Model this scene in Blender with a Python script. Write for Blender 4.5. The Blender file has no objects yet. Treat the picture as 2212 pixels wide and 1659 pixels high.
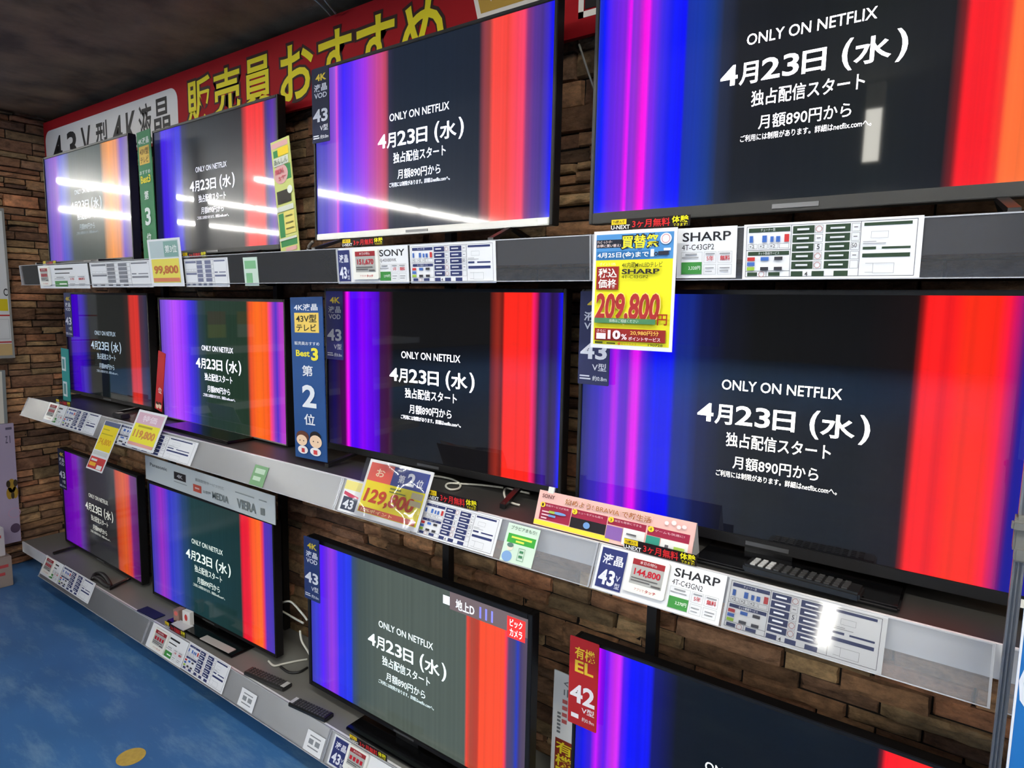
import bpy, bmesh, math, random
from mathutils import Vector, Matrix
random.seed(7)
SC = bpy.context.scene
COL = SC.collection
# ------------------------------------------------------------------ camera
W, H, F = 2212.0, 1659.0, 1408.3
YAW, PIT, ROL = [math.radians(a) for a in (35.725, 6.803, 1.1345)]
CZ = 1.60                                             # eye height above the floor
_f = Vector((-math.sin(YAW) * math.cos(PIT), math.cos(YAW) * math.cos(PIT), -math.sin(PIT)))
_r0 = Vector((math.cos(YAW), math.sin(YAW), 0)); _u0 = _r0.cross(_f)
_r = math.cos(ROL) * _r0 + math.sin(ROL) * _u0
_u = -math.sin(ROL) * _r0 + math.cos(ROL) * _u0
EYE = Vector((0, 0, CZ))
cd = bpy.data.cameras.new('camera'); cam = bpy.data.objects.new('camera', cd); COL.objects.link(cam)
cd.sensor_width = 36; cd.lens = 36 * F / W; cd.clip_start = 0.02; cd.clip_end = 60
M3 = Matrix((_r, _u, -_f)).transposed()
cam.matrix_world = Matrix.Translation(EYE) @ M3.to_4x4()
SC.camera = cam
# ------------------------------------------------------------------ world + exposure
wd = bpy.data.worlds.new('world'); SC.world = wd; wd.use_nodes = True
wd.node_tree.nodes['Background'].inputs[0].default_value = (1.0, 0.97, 0.92, 1)
wd.node_tree.nodes['Background'].inputs[1].default_value = 0.11
SC.view_settings.view_transform = 'Standard'; SC.view_settings.look = 'None'
SC.view_settings.gamma = 1; SC.view_settings.use_curve_mapping = False
SC.view_settings.exposure = 0.0
LAMP = 190.0                                            # radiance of the ceiling tubes

def ray(x, y):
    return _f + _r * ((x - W / 2) / F) + _u * ((H / 2 - y) / F)
def onp(x, y, o, n):
    d = ray(x, y); return EYE + d * ((o - EYE).dot(n) / d.dot(n))
def atY(x, y, Y): return onp(x, y, Vector((0, Y, 0)), Vector((0, 1, 0)))
def atZ(x, y, Z): return onp(x, y, Vector((0, 0, Z)), Vector((0, 0, 1)))

# ------------------------------------------------------------------ materials
def lin(c):
    c = c / 255.0
    return c / 12.92 if c <= 0.04045 else ((c + 0.055) / 1.055) ** 2.4
def L(rgb): return tuple(lin(c) for c in rgb) + (1,)
_mats = {}
def mat(rgb, rough=0.5, metal=0.0, spec=0.5, emit=0.0, coat=0.0, noise=0.0, nscale=20, bump=0.0):
    k = (tuple(rgb), rough, metal, spec, emit, coat, noise, nscale, bump)
    if k in _mats: return _mats[k]
    m = bpy.data.materials.new('surface_%d_%d_%d' % tuple(rgb)); m.use_nodes = True
    nt = m.node_tree; b = nt.nodes['Principled BSDF']
    b.inputs['Base Color'].default_value = L(rgb)
    b.inputs['Roughness'].default_value = rough; b.inputs['Metallic'].default_value = metal
    b.inputs['Specular IOR Level'].default_value = spec
    b.inputs['Coat Weight'].default_value = coat; b.inputs['Coat Roughness'].default_value = 0.12
    if emit:
        b.inputs['Emission Color'].default_value = L(rgb); b.inputs['Emission Strength'].default_value = emit
    if noise or bump:
        tc = nt.nodes.new('ShaderNodeTexCoord'); nz = nt.nodes.new('ShaderNodeTexNoise')
        nz.inputs['Scale'].default_value = nscale; nz.inputs['Detail'].default_value = 6
        nt.links.new(tc.outputs['Object'], nz.inputs['Vector'])
        if noise:
            mp = nt.nodes.new('ShaderNodeMapRange'); mp.inputs[3].default_value = 1 - noise; mp.inputs[4].default_value = 1 + noise
            mp.inputs[1].default_value = 0.3; mp.inputs[2].default_value = 0.7
            nt.links.new(nz.outputs['Fac'], mp.inputs[0])
            mx = nt.nodes.new('ShaderNodeVectorMath'); mx.operation = 'SCALE'
            mx.inputs[0].default_value = L(rgb)[:3]; nt.links.new(mp.outputs[0], mx.inputs['Scale'])
            nt.links.new(mx.outputs[0], b.inputs['Base Color'])
        if bump:
            bp = nt.nodes.new('ShaderNodeBump'); bp.inputs['Strength'].default_value = bump; bp.inputs['Distance'].default_value = 0.02
            nt.links.new(nz.outputs['Fac'], bp.inputs['Height']); nt.links.new(bp.outputs[0], b.inputs['Normal'])
    _mats[k] = m; return m
def paper(rgb): return mat(rgb, 0.6, spec=0.16)
BLACK = mat((16, 15, 16), 0.35); GLOSSB = mat((9, 9, 10), 0.12); MATTB = mat((20, 19, 19), 0.6)
def clear_mat(name, tint=(0.93, 0.94, 0.95), haze=0.12, rough=0.28):
    m = bpy.data.materials.new(name); m.use_nodes = True; nt = m.node_tree; nt.nodes.clear()
    out = nt.nodes.new('ShaderNodeOutputMaterial')
    tr = nt.nodes.new('ShaderNodeBsdfTransparent'); tr.inputs[0].default_value = tint + (1,)
    gl = nt.nodes.new('ShaderNodeBsdfGlossy'); gl.inputs['Roughness'].default_value = rough
    df = nt.nodes.new('ShaderNodeBsdfDiffuse'); df.inputs[0].default_value = (0.75, 0.76, 0.8, 1)
    fr = nt.nodes.new('ShaderNodeFresnel'); fr.inputs[0].default_value = 1.5
    m1 = nt.nodes.new('ShaderNodeMixShader'); m1.inputs[0].default_value = haze
    m2 = nt.nodes.new('ShaderNodeMixShader')
    nt.links.new(tr.outputs[0], m1.inputs[1]); nt.links.new(df.outputs[0], m1.inputs[2])
    nt.links.new(fr.outputs[0], m2.inputs[0]); nt.links.new(m1.outputs[0], m2.inputs[1]); nt.links.new(gl.outputs[0], m2.inputs[2])
    nt.links.new(m2.outputs[0], out.inputs[0]); return m
CLEAR = clear_mat('clear_acrylic'); CLEART = clear_mat('clear_top_acrylic', (0.93, 0.94, 0.95), 0.05, 0.05); SLEEVE = clear_mat('clear_sleeve', (0.98, 0.98, 0.98), 0.03, 0.07)

# ------------------------------------------------------------------ object helpers
def link(name, me, m=None, parent=None, mw=None):
    o = bpy.data.objects.new(name, me); COL.objects.link(o)
    if m is not None:
        for q in (m if isinstance(m, (list, tuple)) else [m]): me.materials.append(q)
    if parent is not None: o.parent = parent
    if mw is not None: o.matrix_world = mw
    return o
def tag(o, label, cat, group=None, kind=None):
    if kind: o['kind'] = kind
    if label: o['label'] = label
    if cat: o['category'] = cat
    if group: o['group'] = group
    return o
def empty(name, loc, label, cat, group=None, rz=0):
    o = bpy.data.objects.new(name, None); COL.objects.link(o); o.location = loc; o.rotation_euler = (0, 0, rz)
    o.empty_display_size = 0.05
    return tag(o, label, cat, group)
def box(bm, x0, x1, y0, y1, z0, z1, bev=0.0):
    vs = [bm.verts.new((x, y, z)) for z in (z0, z1) for y in (y0, y1) for x in (x0, x1)]
    fs = [bm.faces.new([vs[i] for i in q]) for q in ((0, 2, 3, 1), (4, 5, 7, 6), (0, 1, 5, 4), (2, 6, 7, 3), (0, 4, 6, 2), (1, 3, 7, 5))]
    if bev:
        bmesh.ops.bevel(bm, geom=list({e for f in fs for e in f.edges}), offset=bev, segments=2, affect='EDGES')
def done(bm, name, smooth=False):
    me = bpy.data.meshes.new(name); bm.normal_update(); bm.to_mesh(me); bm.free()
    if smooth:
        for p in me.polygons: p.use_smooth = True
    return me
def boxobj(name, x0, x1, y0, y1, z0, z1, m, parent=None, bev=0.0, mw=None):
    bm = bmesh.new(); box(bm, x0, x1, y0, y1, z0, z1, bev)
    return link(name, done(bm, name), m, parent, mw)
def tube_mesh(pts, r, name='tube', seg=8):
    pts = [Vector(p) for p in pts]
    if len(pts) > 2:                                    # Catmull-Rom smoothing
        q = []
        for i in range(len(pts) - 1):
            a, b, c, d = pts[max(i - 1, 0)], pts[i], pts[i + 1], pts[min(i + 2, len(pts) - 1)]
            for k in range(6):
                t = k / 6
                q.append(0.5 * ((2 * b) + (c - a) * t + (2 * a - 5 * b + 4 * c - d) * t * t + (3 * b - a - 3 * c + d) * t ** 3))
        q.append(pts[-1]); pts = q
    bm = bmesh.new(); rings = []
    for i, p in enumerate(pts):
        d = (pts[min(i + 1, len(pts) - 1)] - pts[max(i - 1, 0)]).normalized()
        s = d.cross(Vector((0, 0, 1)) if abs(d.z) < 0.9 else Vector((1, 0, 0))).normalized(); t = d.cross(s)
        rings.append([bm.verts.new(p + r * (math.cos(a) * s + math.sin(a) * t)) for a in [2 * math.pi * k / seg for k in range(seg)]])
    for A, B in zip(rings, rings[1:]):
        for k in range(seg): bm.faces.new((A[k], A[(k + 1) % seg], B[(k + 1) % seg], B[k]))
    bm.faces.new(rings[0][::-1]); bm.faces.new(rings[-1])
    return done(bm, name, True)

# ------------------------------------------------------------------ lettering and print on flat things
_txt = {}
def glyphs(s, bold=0.0, shear=0.0):
    if bold < 0.045 and any(ord(c) > 0x2fff for c in s): bold = min(bold, 0.018)
    k = (s, bold, shear)
    if k not in _txt:
        c = bpy.data.curves.new('t', 'FONT'); c.body = s; c.fill_mode = 'FRONT'; c.resolution_u = 3
        c.offset = bold; c.shear = shear; c.size = 1.0
        o = bpy.data.objects.new('t', c); COL.objects.link(o)
        me = bpy.data.meshes.new_from_object(o.evaluated_get(bpy.context.evaluated_depsgraph_get()))
        v = [(p.co.x, p.co.y) for p in me.vertices]; f = [tuple(p.vertices) for p in me.polygons]
        bpy.data.objects.remove(o); bpy.data.curves.remove(c); bpy.data.meshes.remove(me)
        xs = [a for a, b in v] or [0, 1]; ys = [b for a, b in v] or [0, 1]
        _txt[k] = (v, f, min(xs), min(ys), max(max(xs) - min(xs), 1e-6), max(max(ys) - min(ys), 1e-6))
    return _txt[k]
class Print:
    """collects flat print in a w x h board frame; item coordinates run 0..1 from the top left"""
    def __init__(s, w, h): s.w, s.h, s.v, s.f = w, h, [], []
    def poly(s, pts):
        n = len(s.v); s.v += [(x * s.w, (1 - y) * s.h) for x, y in pts]; s.f.append(tuple(range(n, n + len(pts))))
    def add(s, it):
        k = it[0]
        if k == 'r':
            x0, y0, x1, y1 = it[1:5]; s.poly([(x0, y1), (x1, y1), (x1, y0), (x0, y0)])
        elif k == 'o':                                  # outline rectangle, line width in metres
            x0, y0, x1, y1, lw = it[1:6]; a, b = lw / s.w, lw / s.h
            for q in ((x0, y0, x1, y0 + b), (x0, y1 - b, x1, y1), (x0, y0, x0 + a, y1), (x1 - a, y0, x1, y1)): s.add(('r',) + q)
        elif k == 't':
            s_, x0, y0, x1, y1 = it[1:6]; bold = it[6] if len(it) > 6 else 0.0; sh = it[7] if len(it) > 7 else 0.0
            v, f, mx, my, dx, dy = glyphs(s_, bold, sh); n = len(s.v)
            s.v += [((x0 + (a - mx) / dx * (x1 - x0)) * s.w, (1 - (y1 + (b - my) / dy * (y0 - y1))) * s.h) for a, b in v]
            s.f += [tuple(i + n for i in q) for q in f]
        elif k == 'e':                                  # ellipse; radii as fractions
            cx, cy, rx, ry = it[1:5]; n = 20
            s.poly([(cx + rx * math.cos(-2 * math.pi * i / n), cy + ry * math.sin(-2 * math.pi * i / n)) for i in range(n)])
        elif k == 'g':                                  # ring, radius and line width in metres
            cx, cy, r, lw = it[1:5]; n = 20
            for i in range(n):
                a, b = 2 * math.pi * i / n, 2 * math.pi * (i + 1) / n
                P = lambda t, q: (cx + q * math.cos(t) / s.w, cy - q * math.sin(t) / s.h)
                s.poly([P(a, r - lw), P(a, r), P(b, r), P(b, r - lw)])
        elif k == 'p': s.poly(it[1])
    def obj(s, name, m, parent, z):
        me = bpy.data.meshes.new(name); me.from_pydata([(x, y, z) for x, y in s.v], [], s.f)
        return link(name, me, m, parent)
LAY = 0.00035
def prints(root, w, h, layers, emit=0.0):
    """layers: (part name, rgb, items); each layer is one printed part a hair above the one before"""
    for i, ly in enumerate(layers):
        p = Print(w, h)
        for it in ly[2]: p.add(it)
        m = paper(ly[1]) if not emit else mat(ly[1], 0.4, emit=emit)
        nm = ly[0] if len(ly[2]) < 3 or any(q in ly[0] for q in ('lettering', 'print', 'frame', 'outline', 'border')) else ly[0] + '_print'
        p.obj(nm, m, root, LAY * (i + 1))
def frame_mw(o, ex, ey):
    ez = ex.cross(ey)
    return Matrix(((ex.x, ey.x, ez.x, o.x), (ex.y, ey.y, ez.y, o.y), (ex.z, ey.z, ez.z, o.z), (0, 0, 0, 1)))
def sheet(name, w, h, thick, m, mw, r=0.0):
    bm = bmesh.new()
    if r:
        pts = []
        for cx, cy, a0 in ((w - r, r, -90), (w - r, h - r, 0), (r, h - r, 90), (r, r, 180)):
            pts += [(cx + r * math.cos(math.radians(a0 + 15 * k)), cy + r * math.sin(math.radians(a0 + 15 * k))) for k in range(7)]
    else: pts = [(0, 0), (w, 0), (w, h), (0, h)]
    top = [bm.verts.new((x, y, 0)) for x, y in pts]; bot = [bm.verts.new((x, y, -thick)) for x, y in pts]
    bm.faces.new(top); bm.faces.new(bot[::-1]); n = len(pts)
    for i in range(n): bm.faces.new((top[i], bot[i], bot[(i + 1) % n], top[(i + 1) % n]))
    return link(name, done(bm, name), m, None, mw)
def plane_rect(px, o, ex, ey):
    """px = TL, TR, BR, BL in the photograph -> the rectangle on the plane (o, ex, ey)"""
    n = ex.cross(ey); q = [onp(x, y, o, n) - o for x, y in px]
    uu = [p.dot(ex) for p in q]; vv = [p.dot(ey) for p in q]
    u0, u1 = (uu[0] + uu[3]) / 2, (uu[1] + uu[2]) / 2; v0, v1 = (vv[2] + vv[3]) / 2, (vv[0] + vv[1]) / 2
    return o + ex * u0 + ey * v0, u1 - u0, v1 - v0
EX, EZ = Vector((1, 0, 0)), Vector((0, 0, 1))
def vboard(name, px, Y, rgb, label, cat, group=None, thick=0.003, r=0.0, m=None):
    """upright rectangular board in the plane y = Y"""
    o, w, h = plane_rect(px, Vector((0, Y, 0)), EX, EZ)
    b = sheet(name, w, h, thick, m or paper(rgb), frame_mw(o, EX, EZ), r)
    tag(b, label, cat, group); return b, w, h
def tboard(name, px, Y, rgb, label, cat, group=None, thick=0.003, r=0.0):
    """board in the plane y = Y that leans sideways as its edges do"""
    n = Vector((0, 1, 0)); TL, TR, BR, BL = [atY(x, y, Y) for x, y in px]
    ey = ((TL - BL) + (TR - BR)).normalized(); ex = ey.cross(Vector((0, -1, 0)))
    ex = Vector((ey.z, 0, -ey.x)); c = (TL + TR + BR + BL) / 4
    w = ((TR - TL).dot(ex) + (BR - BL).dot(ex)) / 2; h = ((TL - BL).length + (TR - BR).length) / 2
    b = sheet(name, w, h, thick, paper(rgb), frame_mw(c - ex * w / 2 - ey * h / 2, ex, ey), r)
    tag(b, label, cat, group); return b, w, h

# ------------------------------------------------------------------ setting: floor, ceiling, stone walls
fm = mat((58, 108, 162), 0.42, noise=0.16, nscale=2.2)
nt = fm.node_tree                                       # blue vinyl, worn pale in places
b = nt.nodes['Principled BSDF']; src = b.inputs['Base Color'].links[0].from_socket
tc = nt.nodes.new('ShaderNodeTexCoord'); mpn = nt.nodes.new('ShaderNodeMapping'); mpn.inputs['Scale'].default_value = (2.5, 9, 1)
mpn.inputs['Rotation'].default_value = (0, 0, 0.5)
nz = nt.nodes.new('ShaderNodeTexNoise'); nz.inputs['Scale'].default_value = 1.2; nz.inputs['Detail'].default_value = 8; nz.inputs['Roughness'].default_value = 0.7
rp = nt.nodes.new('ShaderNodeValToRGB'); rp.color_ramp.elements[0].position = 0.5; rp.color_ramp.elements[1].position = 0.8
rp.color_ramp.elements[1].color = (0.6, 0.6, 0.6, 1)
mx = nt.nodes.new('ShaderNodeMixRGB'); mx.inputs[2].default_value = L((150, 185, 205))
nt.links.new(tc.outputs['Object'], mpn.inputs[0]); nt.links.new(mpn.outputs[0], nz.inputs['Vector']); nt.links.new(nz.outputs['Fac'], rp.inputs[0])
nt.links.new(rp.outputs[0], mx.inputs[0]); nt.links.new(src, mx.inputs[1]); nt.links.new(mx.outputs[0], b.inputs['Base Color'])
tag(boxobj('floor', -16, 6, -19, 1.7, -0.05, 0, fm), None, None, kind='structure')
bm = bmesh.new()
box(bm, -16, 6, 0.90, 1.70, CZ + 1.05, CZ + 1.95)       # dark soffit over the display wall
for f in bm.faces: f.material_index = 0
n0 = len(bm.faces)
bm.faces.ensure_lookup_table()
box(bm, -16, 6, -19, 0.90, CZ + 1.80, CZ + 1.95)
bm.faces.ensure_lookup_table()
for f in bm.faces[n0:]: f.material_index = 1
tag(link('ceiling', done(bm, 'ceiling'), [mat((136, 106, 76), 0.9, noise=0.5, nscale=5, bump=0.9), mat((190, 190, 185), 0.8)]), None, None, kind='structure')

def stone_mat():
    m = bpy.data.materials.new('ledge_stone'); m.use_nodes = True; nt = m.node_tree; b = nt.nodes['Principled BSDF']
    b.inputs['Roughness'].default_value = 0.85
    at = nt.nodes.new('ShaderNodeAttribute'); at.attribute_name = 'stone'
    tc = nt.nodes.new('ShaderNodeTexCoord'); mp = nt.nodes.new('ShaderNodeMapping'); mp.inputs['Scale'].default_value = (10, 10, 17)
    nz = nt.nodes.new('ShaderNodeTexNoise'); nz.inputs['Scale'].default_value = 2.2; nz.inputs['Detail'].default_value = 9; nz.inputs['Roughness'].default_value = 0.68
    mr = nt.nodes.new('ShaderNodeMapRange'); mr.inputs[1].default_value = 0.3; mr.inputs[2].default_value = 0.72; mr.inputs[3].default_value = 0.4; mr.inputs[4].default_value = 1.4
    sc = nt.nodes.new('ShaderNodeVectorMath'); sc.operation = 'SCALE'
    bp = nt.nodes.new('ShaderNodeBump'); bp.inputs['Strength'].default_value = 1.0; bp.inputs['Distance'].default_value = 0.018
    l = nt.links.new
    l(tc.outputs['Object'], mp.inputs[0]); l(mp.outputs[0], nz.inputs['Vector']); l(nz.outputs['Fac'], mr.inputs[0])
    l(at.outputs['Color'], sc.inputs[0]); l(mr.outputs[0], sc.inputs['Scale']); l(sc.outputs[0], b.inputs['Base Color'])
    l(nz.outputs['Fac'], bp.inputs['Height']); l(bp.outputs[0], b.inputs['Normal']); return m
STONE = stone_mat()
PAL = [(212, 160, 116), (192, 140, 102), (216, 174, 126), (170, 130, 100), (202, 168, 122), (216, 150, 108), (150, 110, 84), (196, 150, 108)]
def stone_wall(name, length, height, seed, mw):
    """ledge-stone cladding in its own frame: x along, z up, stones stand out towards -y"""
    rnd = random.Random(seed); bm = bmesh.new(); ly = bm.loops.layers.float_color.new('stone')
    box(bm, 0, length, 0, 0.06, 0, height)
    for f in bm.faces:
        for lp in f.loops: lp[ly] = L((34, 26, 20))
    z = 0.0
    while z < height:
        hz = rnd.choice((0.034, 0.042, 0.05, 0.06, 0.072)); x = -rnd.random() * 0.25
        while x < length:
            wx = rnd.uniform(0.10, 0.32)
            parts = [(z, min(z + hz, height))]
            if hz > 0.055 and rnd.random() < 0.55:
                k = rnd.uniform(0.4, 0.6); parts = [(z, z + hz * k), (z + hz * k, z + hz)]
            for z0, z1 in parts:
                a, c = max(x, 0), min(x + wx, length)
                if c - a < 0.02 or z1 - z0 < 0.008: continue
                d = rnd.uniform(0.006, 0.034); g = 0.0022; j = lambda s: rnd.uniform(-s, s)
                bk = [(a + g, 0, z0 + g), (c - g, 0, z0 + g), (c - g, 0, z1 - g), (a + g, 0, z1 - g)]
                nx_, nz_ = max(2, int((c - a) / .045)), 3; col = PAL[rnd.randrange(len(PAL))]; sfac = rnd.uniform(0.72, 1.12)
                cc = L(tuple(min(255, q * sfac) for q in col)); tl = j(.004); grid = []
                for iz in range(nz_ + 1):
                    row = []
                    for ix in range(nx_ + 1):
                        ed = ix in (0, nx_) or iz in (0, nz_)
                        fx, fz = a + g + (c - a - 2 * g) * ix / nx_, z0 + g + (z1 - z0 - 2 * g) * iz / nz_
                        row.append(bm.verts.new((fx + (.004 + j(.002) if ix == 0 else -.004 + j(.002) if ix == nx_ else j(.006)), -d + j(.0035) + tl * (iz / nz_ - .5) + (.005 if ed else 0), fz + (abs(j(.0035)) if iz == 0 else -abs(j(.0035)) if iz == nz_ else j(.003)))))
                    grid.append(row)
                B4v = [bm.verts.new(p) for p in bk]; fcs = []
                for iz in range(nz_):
                    for ix in range(nx_): fcs.append((grid[iz][ix], grid[iz][ix + 1], grid[iz + 1][ix + 1], grid[iz + 1][ix]))
                fcs += [tuple([B4v[0], B4v[1]] + grid[0][::-1]), tuple([B4v[3]] + grid[nz_] + [B4v[2]]), tuple([B4v[1], B4v[2]] + [grid[q][nx_] for q in range(nz_, -1, -1)]), tuple([B4v[0]] + [grid[q][0] for q in range(nz_ + 1)] + [B4v[3]])]
                for q in fcs:
                    fc = bm.faces.new(q)
                    for lp in fc.loops: lp[ly] = cc
            x += wx
        z += hz
    bmesh.ops.recalc_face_normals(bm, faces=bm.faces)
    o = link(name, done(bm, name), STONE, None, mw); tag(o, None, None, kind='structure'); return o
YW = 1.68                                               # face of the display wall
stone_wall('wall_back', 6.2, CZ + 1.04, 3, Matrix.Translation((-4.66, YW, 0)))
stone_wall('wall_left', 0.5, CZ + 1.04, 5, Matrix.Translation((-4.62, YW - 0.5, 0)) @ Matrix.Rotation(math.radians(90), 4, 'Z'))

# ------------------------------------------------------------------ ceiling lights of the shop (rows mirrored in the screens, others added for light)
TUBE = mat((255, 252, 244), 0.5, emit=LAMP)
def ceiling_light(x, y0, n):
    r = empty('ceiling_light', (x, y0, CZ + 1.80), 'white fluorescent batten in the mirrored and added rows under the shop ceiling', 'ceiling light', 'fluorescent battens')
    if n == 0:
        boxobj('housing', -0.05, 0.05, 0, 1.18, -0.05, 0, mat((225, 225, 222), 0.5), r)
        link('tube', tube_mesh([(0, 0.02, -0.075), (0, 1.16, -0.075)], 0.022, 'tube'), TUBE, r)
    else:
        for ch in PROTO.children:
            c = ch.copy(); COL.objects.link(c); c.parent = r
    return r
k = 0
def fill_along_wall(x):                                     # unseen battens added along the soffit edge to brighten the cards
    r = ceiling_light(x, 0.12, 1); r.rotation_euler = (0, 0, math.radians(90)); r.location.z = CZ + 1.80; return r
for X, ya, nn in [(-8.7, -3.0, 5), (-11.4, -0.9, 4), (-15.0, -1.9, 5)] + [(x, -9.2, 6) for x in (-8.7, -7.5, -6.3, -5.1)] + [(x, -9.2, 5) for x in (-3.4, -1.6, 0.2)] + [(1.3, -1.2, 3)]:  # far and right-hand rows are unseen, added for frontal fill light
    for i in range(nn):
        y = ya - 1.26 * i
        r = ceiling_light(X, y - 0.6, k)
        if k == 0: PROTO = r
        k += 1
for X in (-0.35, 1.3): fill_along_wall(X)
# lit upright sign box hanging behind the viewer, mirrored in screens and rails
r = empty('light_box', (-0.85, -3.1, CZ + 1.18), 'tall narrow lit sign box hanging from the shop ceiling', 'light box')
boxobj('casing', -0.065, 0.065, -0.08, 0, 0, 0.62, mat((200, 200, 200), 0.5), r)
boxobj('lit_face', -0.055, 0.055, 0.0, 0.004, 0.02, 0.42, mat((255, 252, 240), 0.5, emit=22), r)
# shelving at the left end of the aisle, seen only as a reflection in the middle row
r = empty('display_gondola', (-4.25, -0.25, 0), 'white side shelving unit standing at the left end of the display wall', 'shelving')
boxobj('back_panel', -.2, -.18, -1.25, 1.08, 0, 1.62, mat((120, 120, 118), 0.6), r)
for z in (0.12, 0.52, 0.92, 1.30):
    boxobj('shelf', -.18, .2, -1.25, 1.08, z - .03, z, mat((190, 190, 186), .5), r)
    boxobj('price_strip', .2, .204, -1.25, 1.08, z - .045, z + .004, paper((226, 226, 224)), r)
for i, (y, z, w_, h_, c) in enumerate([(.66, .92, .26, .28, (60, 66, 60)), (.28, .92, .30, .30, (44, 52, 70)), (-.2, .92, .34, .26, (150, 148, 140)), (.62, .52, .3, .3, (120, 112, 96)), (.1, .52, .36, .28, (60, 60, 62)), (.5, 1.30, .3, .2, (70, 84, 74))]):
    o = boxobj('carton', -.16, .12, -w_ / 2, w_ / 2, 0, h_, mat(c, .6)); o.location = (-4.25, y, z + .0005)
    tag(o, 'plain product carton on the side shelving unit, reflected only', 'carton', 'cartons on the side shelving')
for y, c1, c2, lb in ((.66, (196, 56, 48), (232, 206, 50), 'red and yellow poster clipped to the side shelving unit'), (.46, (226, 150, 50), (226, 222, 210), 'orange and white poster clipped to the side shelving unit')):
    b = sheet('shelf_poster', .12, .17, .001, paper(c1), frame_mw(Vector((-4.035, y - .06, 1.36)), Vector((0, 1, 0)), EZ)); tag(b, lb, 'poster')
    prints(b, .12, .17, [('lower_field', c2, [('r', 0, .5, 1, 1)])])

# ------------------------------------------------------------------ shelves and clear price rails
ZS = {'T': CZ + 0.162, 'M': CZ - 0.5435, 'B': CZ - 1.420}
TIL = {'T': Vector((0, -0.007, 0.100)).normalized(), 'M': Vector((0, 0.040, 0.089)).normalized(), 'B': Vector((0, 0.040, 0.089)).normalized()}
YF = 1.31                                               # front line of the shelves
RX0 = {'T': -4.17, 'M': -4.17, 'B': -4.07}
SN = {'T': 'top', 'M': 'middle', 'B': 'bottom'}
for k in 'TMB':
    x0 = -4.45 if k == 'B' else -4.15
    r = empty('display_shelf', (-1.5, YW, ZS[k]), 'long dark steel %s shelf carrying televisions along the stone wall' % {'T': 'upper', 'M': 'middle', 'B': 'lowest'}[k], 'shelf')
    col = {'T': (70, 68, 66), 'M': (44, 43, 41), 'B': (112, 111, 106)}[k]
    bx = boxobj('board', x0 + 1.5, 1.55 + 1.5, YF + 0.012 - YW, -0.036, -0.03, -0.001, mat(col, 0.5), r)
    boxobj('front_lip', x0 + 1.5, 1.55 + 1.5, YF + 0.006 - YW, YF + 0.012 - YW, -0.062, -0.0005, mat((226, 226, 226), 0.4) if k != 'T' else mat((46, 40, 39), 0.5), r)  # top lip is coloured dark for the shaded space seen through its rail
    if k == 'B': boxobj('plinth', x0 + 1.5, 3.05, YF + 0.09 - YW, -0.04, -ZS[k] + 0.001, -0.031, mat((40, 40, 42), 0.6), r)
    else:
        for xb in (-3.3, -2.37, -1.43, -0.675, 0.25):
            bm = bmesh.new()
            P = [(-0.012, -0.03), (-0.012, -0.10), (-0.06, -0.10), (-0.26, -0.045), (-0.26, -0.03)]
            A = [bm.verts.new((xb + 1.5 - 0.003, y - 0.03, z)) for y, z in P]; B = [bm.verts.new((xb + 1.5 + 0.003, y - 0.03, z)) for y, z in P]
            bm.faces.new(A); bm.faces.new(B[::-1])
            for i in range(5): bm.faces.new((A[i], A[(i + 1) % 5], B[(i + 1) % 5], B[i]))
            bmesh.ops.recalc_face_normals(bm, faces=bm.faces)
            link('bracket', done(bm, 'bracket'), MATTB, r)
for xb, nm in ((-3.3, 'between the two left columns of televisions'), (-2.37, 'behind the second column of televisions'), (-1.43, 'above the grey screened television'), (-0.675, 'above the near lowest television'), (0.25, 'beyond the aluminium post')):
    o = boxobj('shelf_upright', xb - 0.014, xb + 0.014, YW - 0.062, YW - 0.034, 0.02, CZ + 0.9, mat((52, 52, 54), 0.4, metal=0.6))
    tag(o, 'slim dark steel shelf upright on the stone wall ' + nm.replace('televison', 'television'), 'upright')
def rail_plane(k, off=0.0):
    ey = TIL[k]; n = EX.cross(ey); return Vector((0, YF, ZS[k])) + n * off, EX, ey
LEN = 0.1
segs = {'T': [(-4.17, -1.60), (-1.597, -0.73), (-0.727, 0.9)], 'M': [(-4.17, -1.583), (-1.58, -0.683), (-0.68, 0.06), (0.075, 0.9)], 'B': [(-4.07, -2.90), (-2.897, -1.66), (-1.657, 0.5)]}
place = {'T': ['far left under two televisions', 'centre under the pale edged television', 'right under the largest nearest television'],
         'M': ['far left with the pink price poster', 'centre with the second place price poster', 'right ending at the aluminium post', 'beyond the aluminium post'],
         'B': ['far left near the stacked cartons', 'centre below the header board television', 'near end below the grey screened television']}
for k in 'TMB':
    for (a, c), pl in zip(segs[k], place[k]):
        o, ex, ey = rail_plane(k, 0.001)
        r = sheet('price_rail', c - a, LEN, 0.0022, CLEART if k == 'T' else CLEAR, frame_mw(o + ex * a - ey * LEN, ex, ey))
        tag(r, 'clear acrylic price rail on the %s shelf, %s' % (SN[k], pl), 'price rail')
        bm = bmesh.new(); box(bm, 0, c - a, LEN - 0.0015, LEN + 0.001, -0.009, 0.0008); box(bm, 0, c - a, -0.002, 0.0, -0.002, 0.006)
        link('edge_strip', done(bm, 'edge_strip'), clear_mat('acrylic_edge', (0.8, 0.82, 0.85), 0.55), r)
        for sx in (0.0, c - a - 0.004): boxobj('end_cap', sx, sx + 0.004, 0, LEN, 0.0001, 0.003, clear_mat('acrylic_end', (0.85, 0.87, 0.9), 0.4), r)

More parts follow.
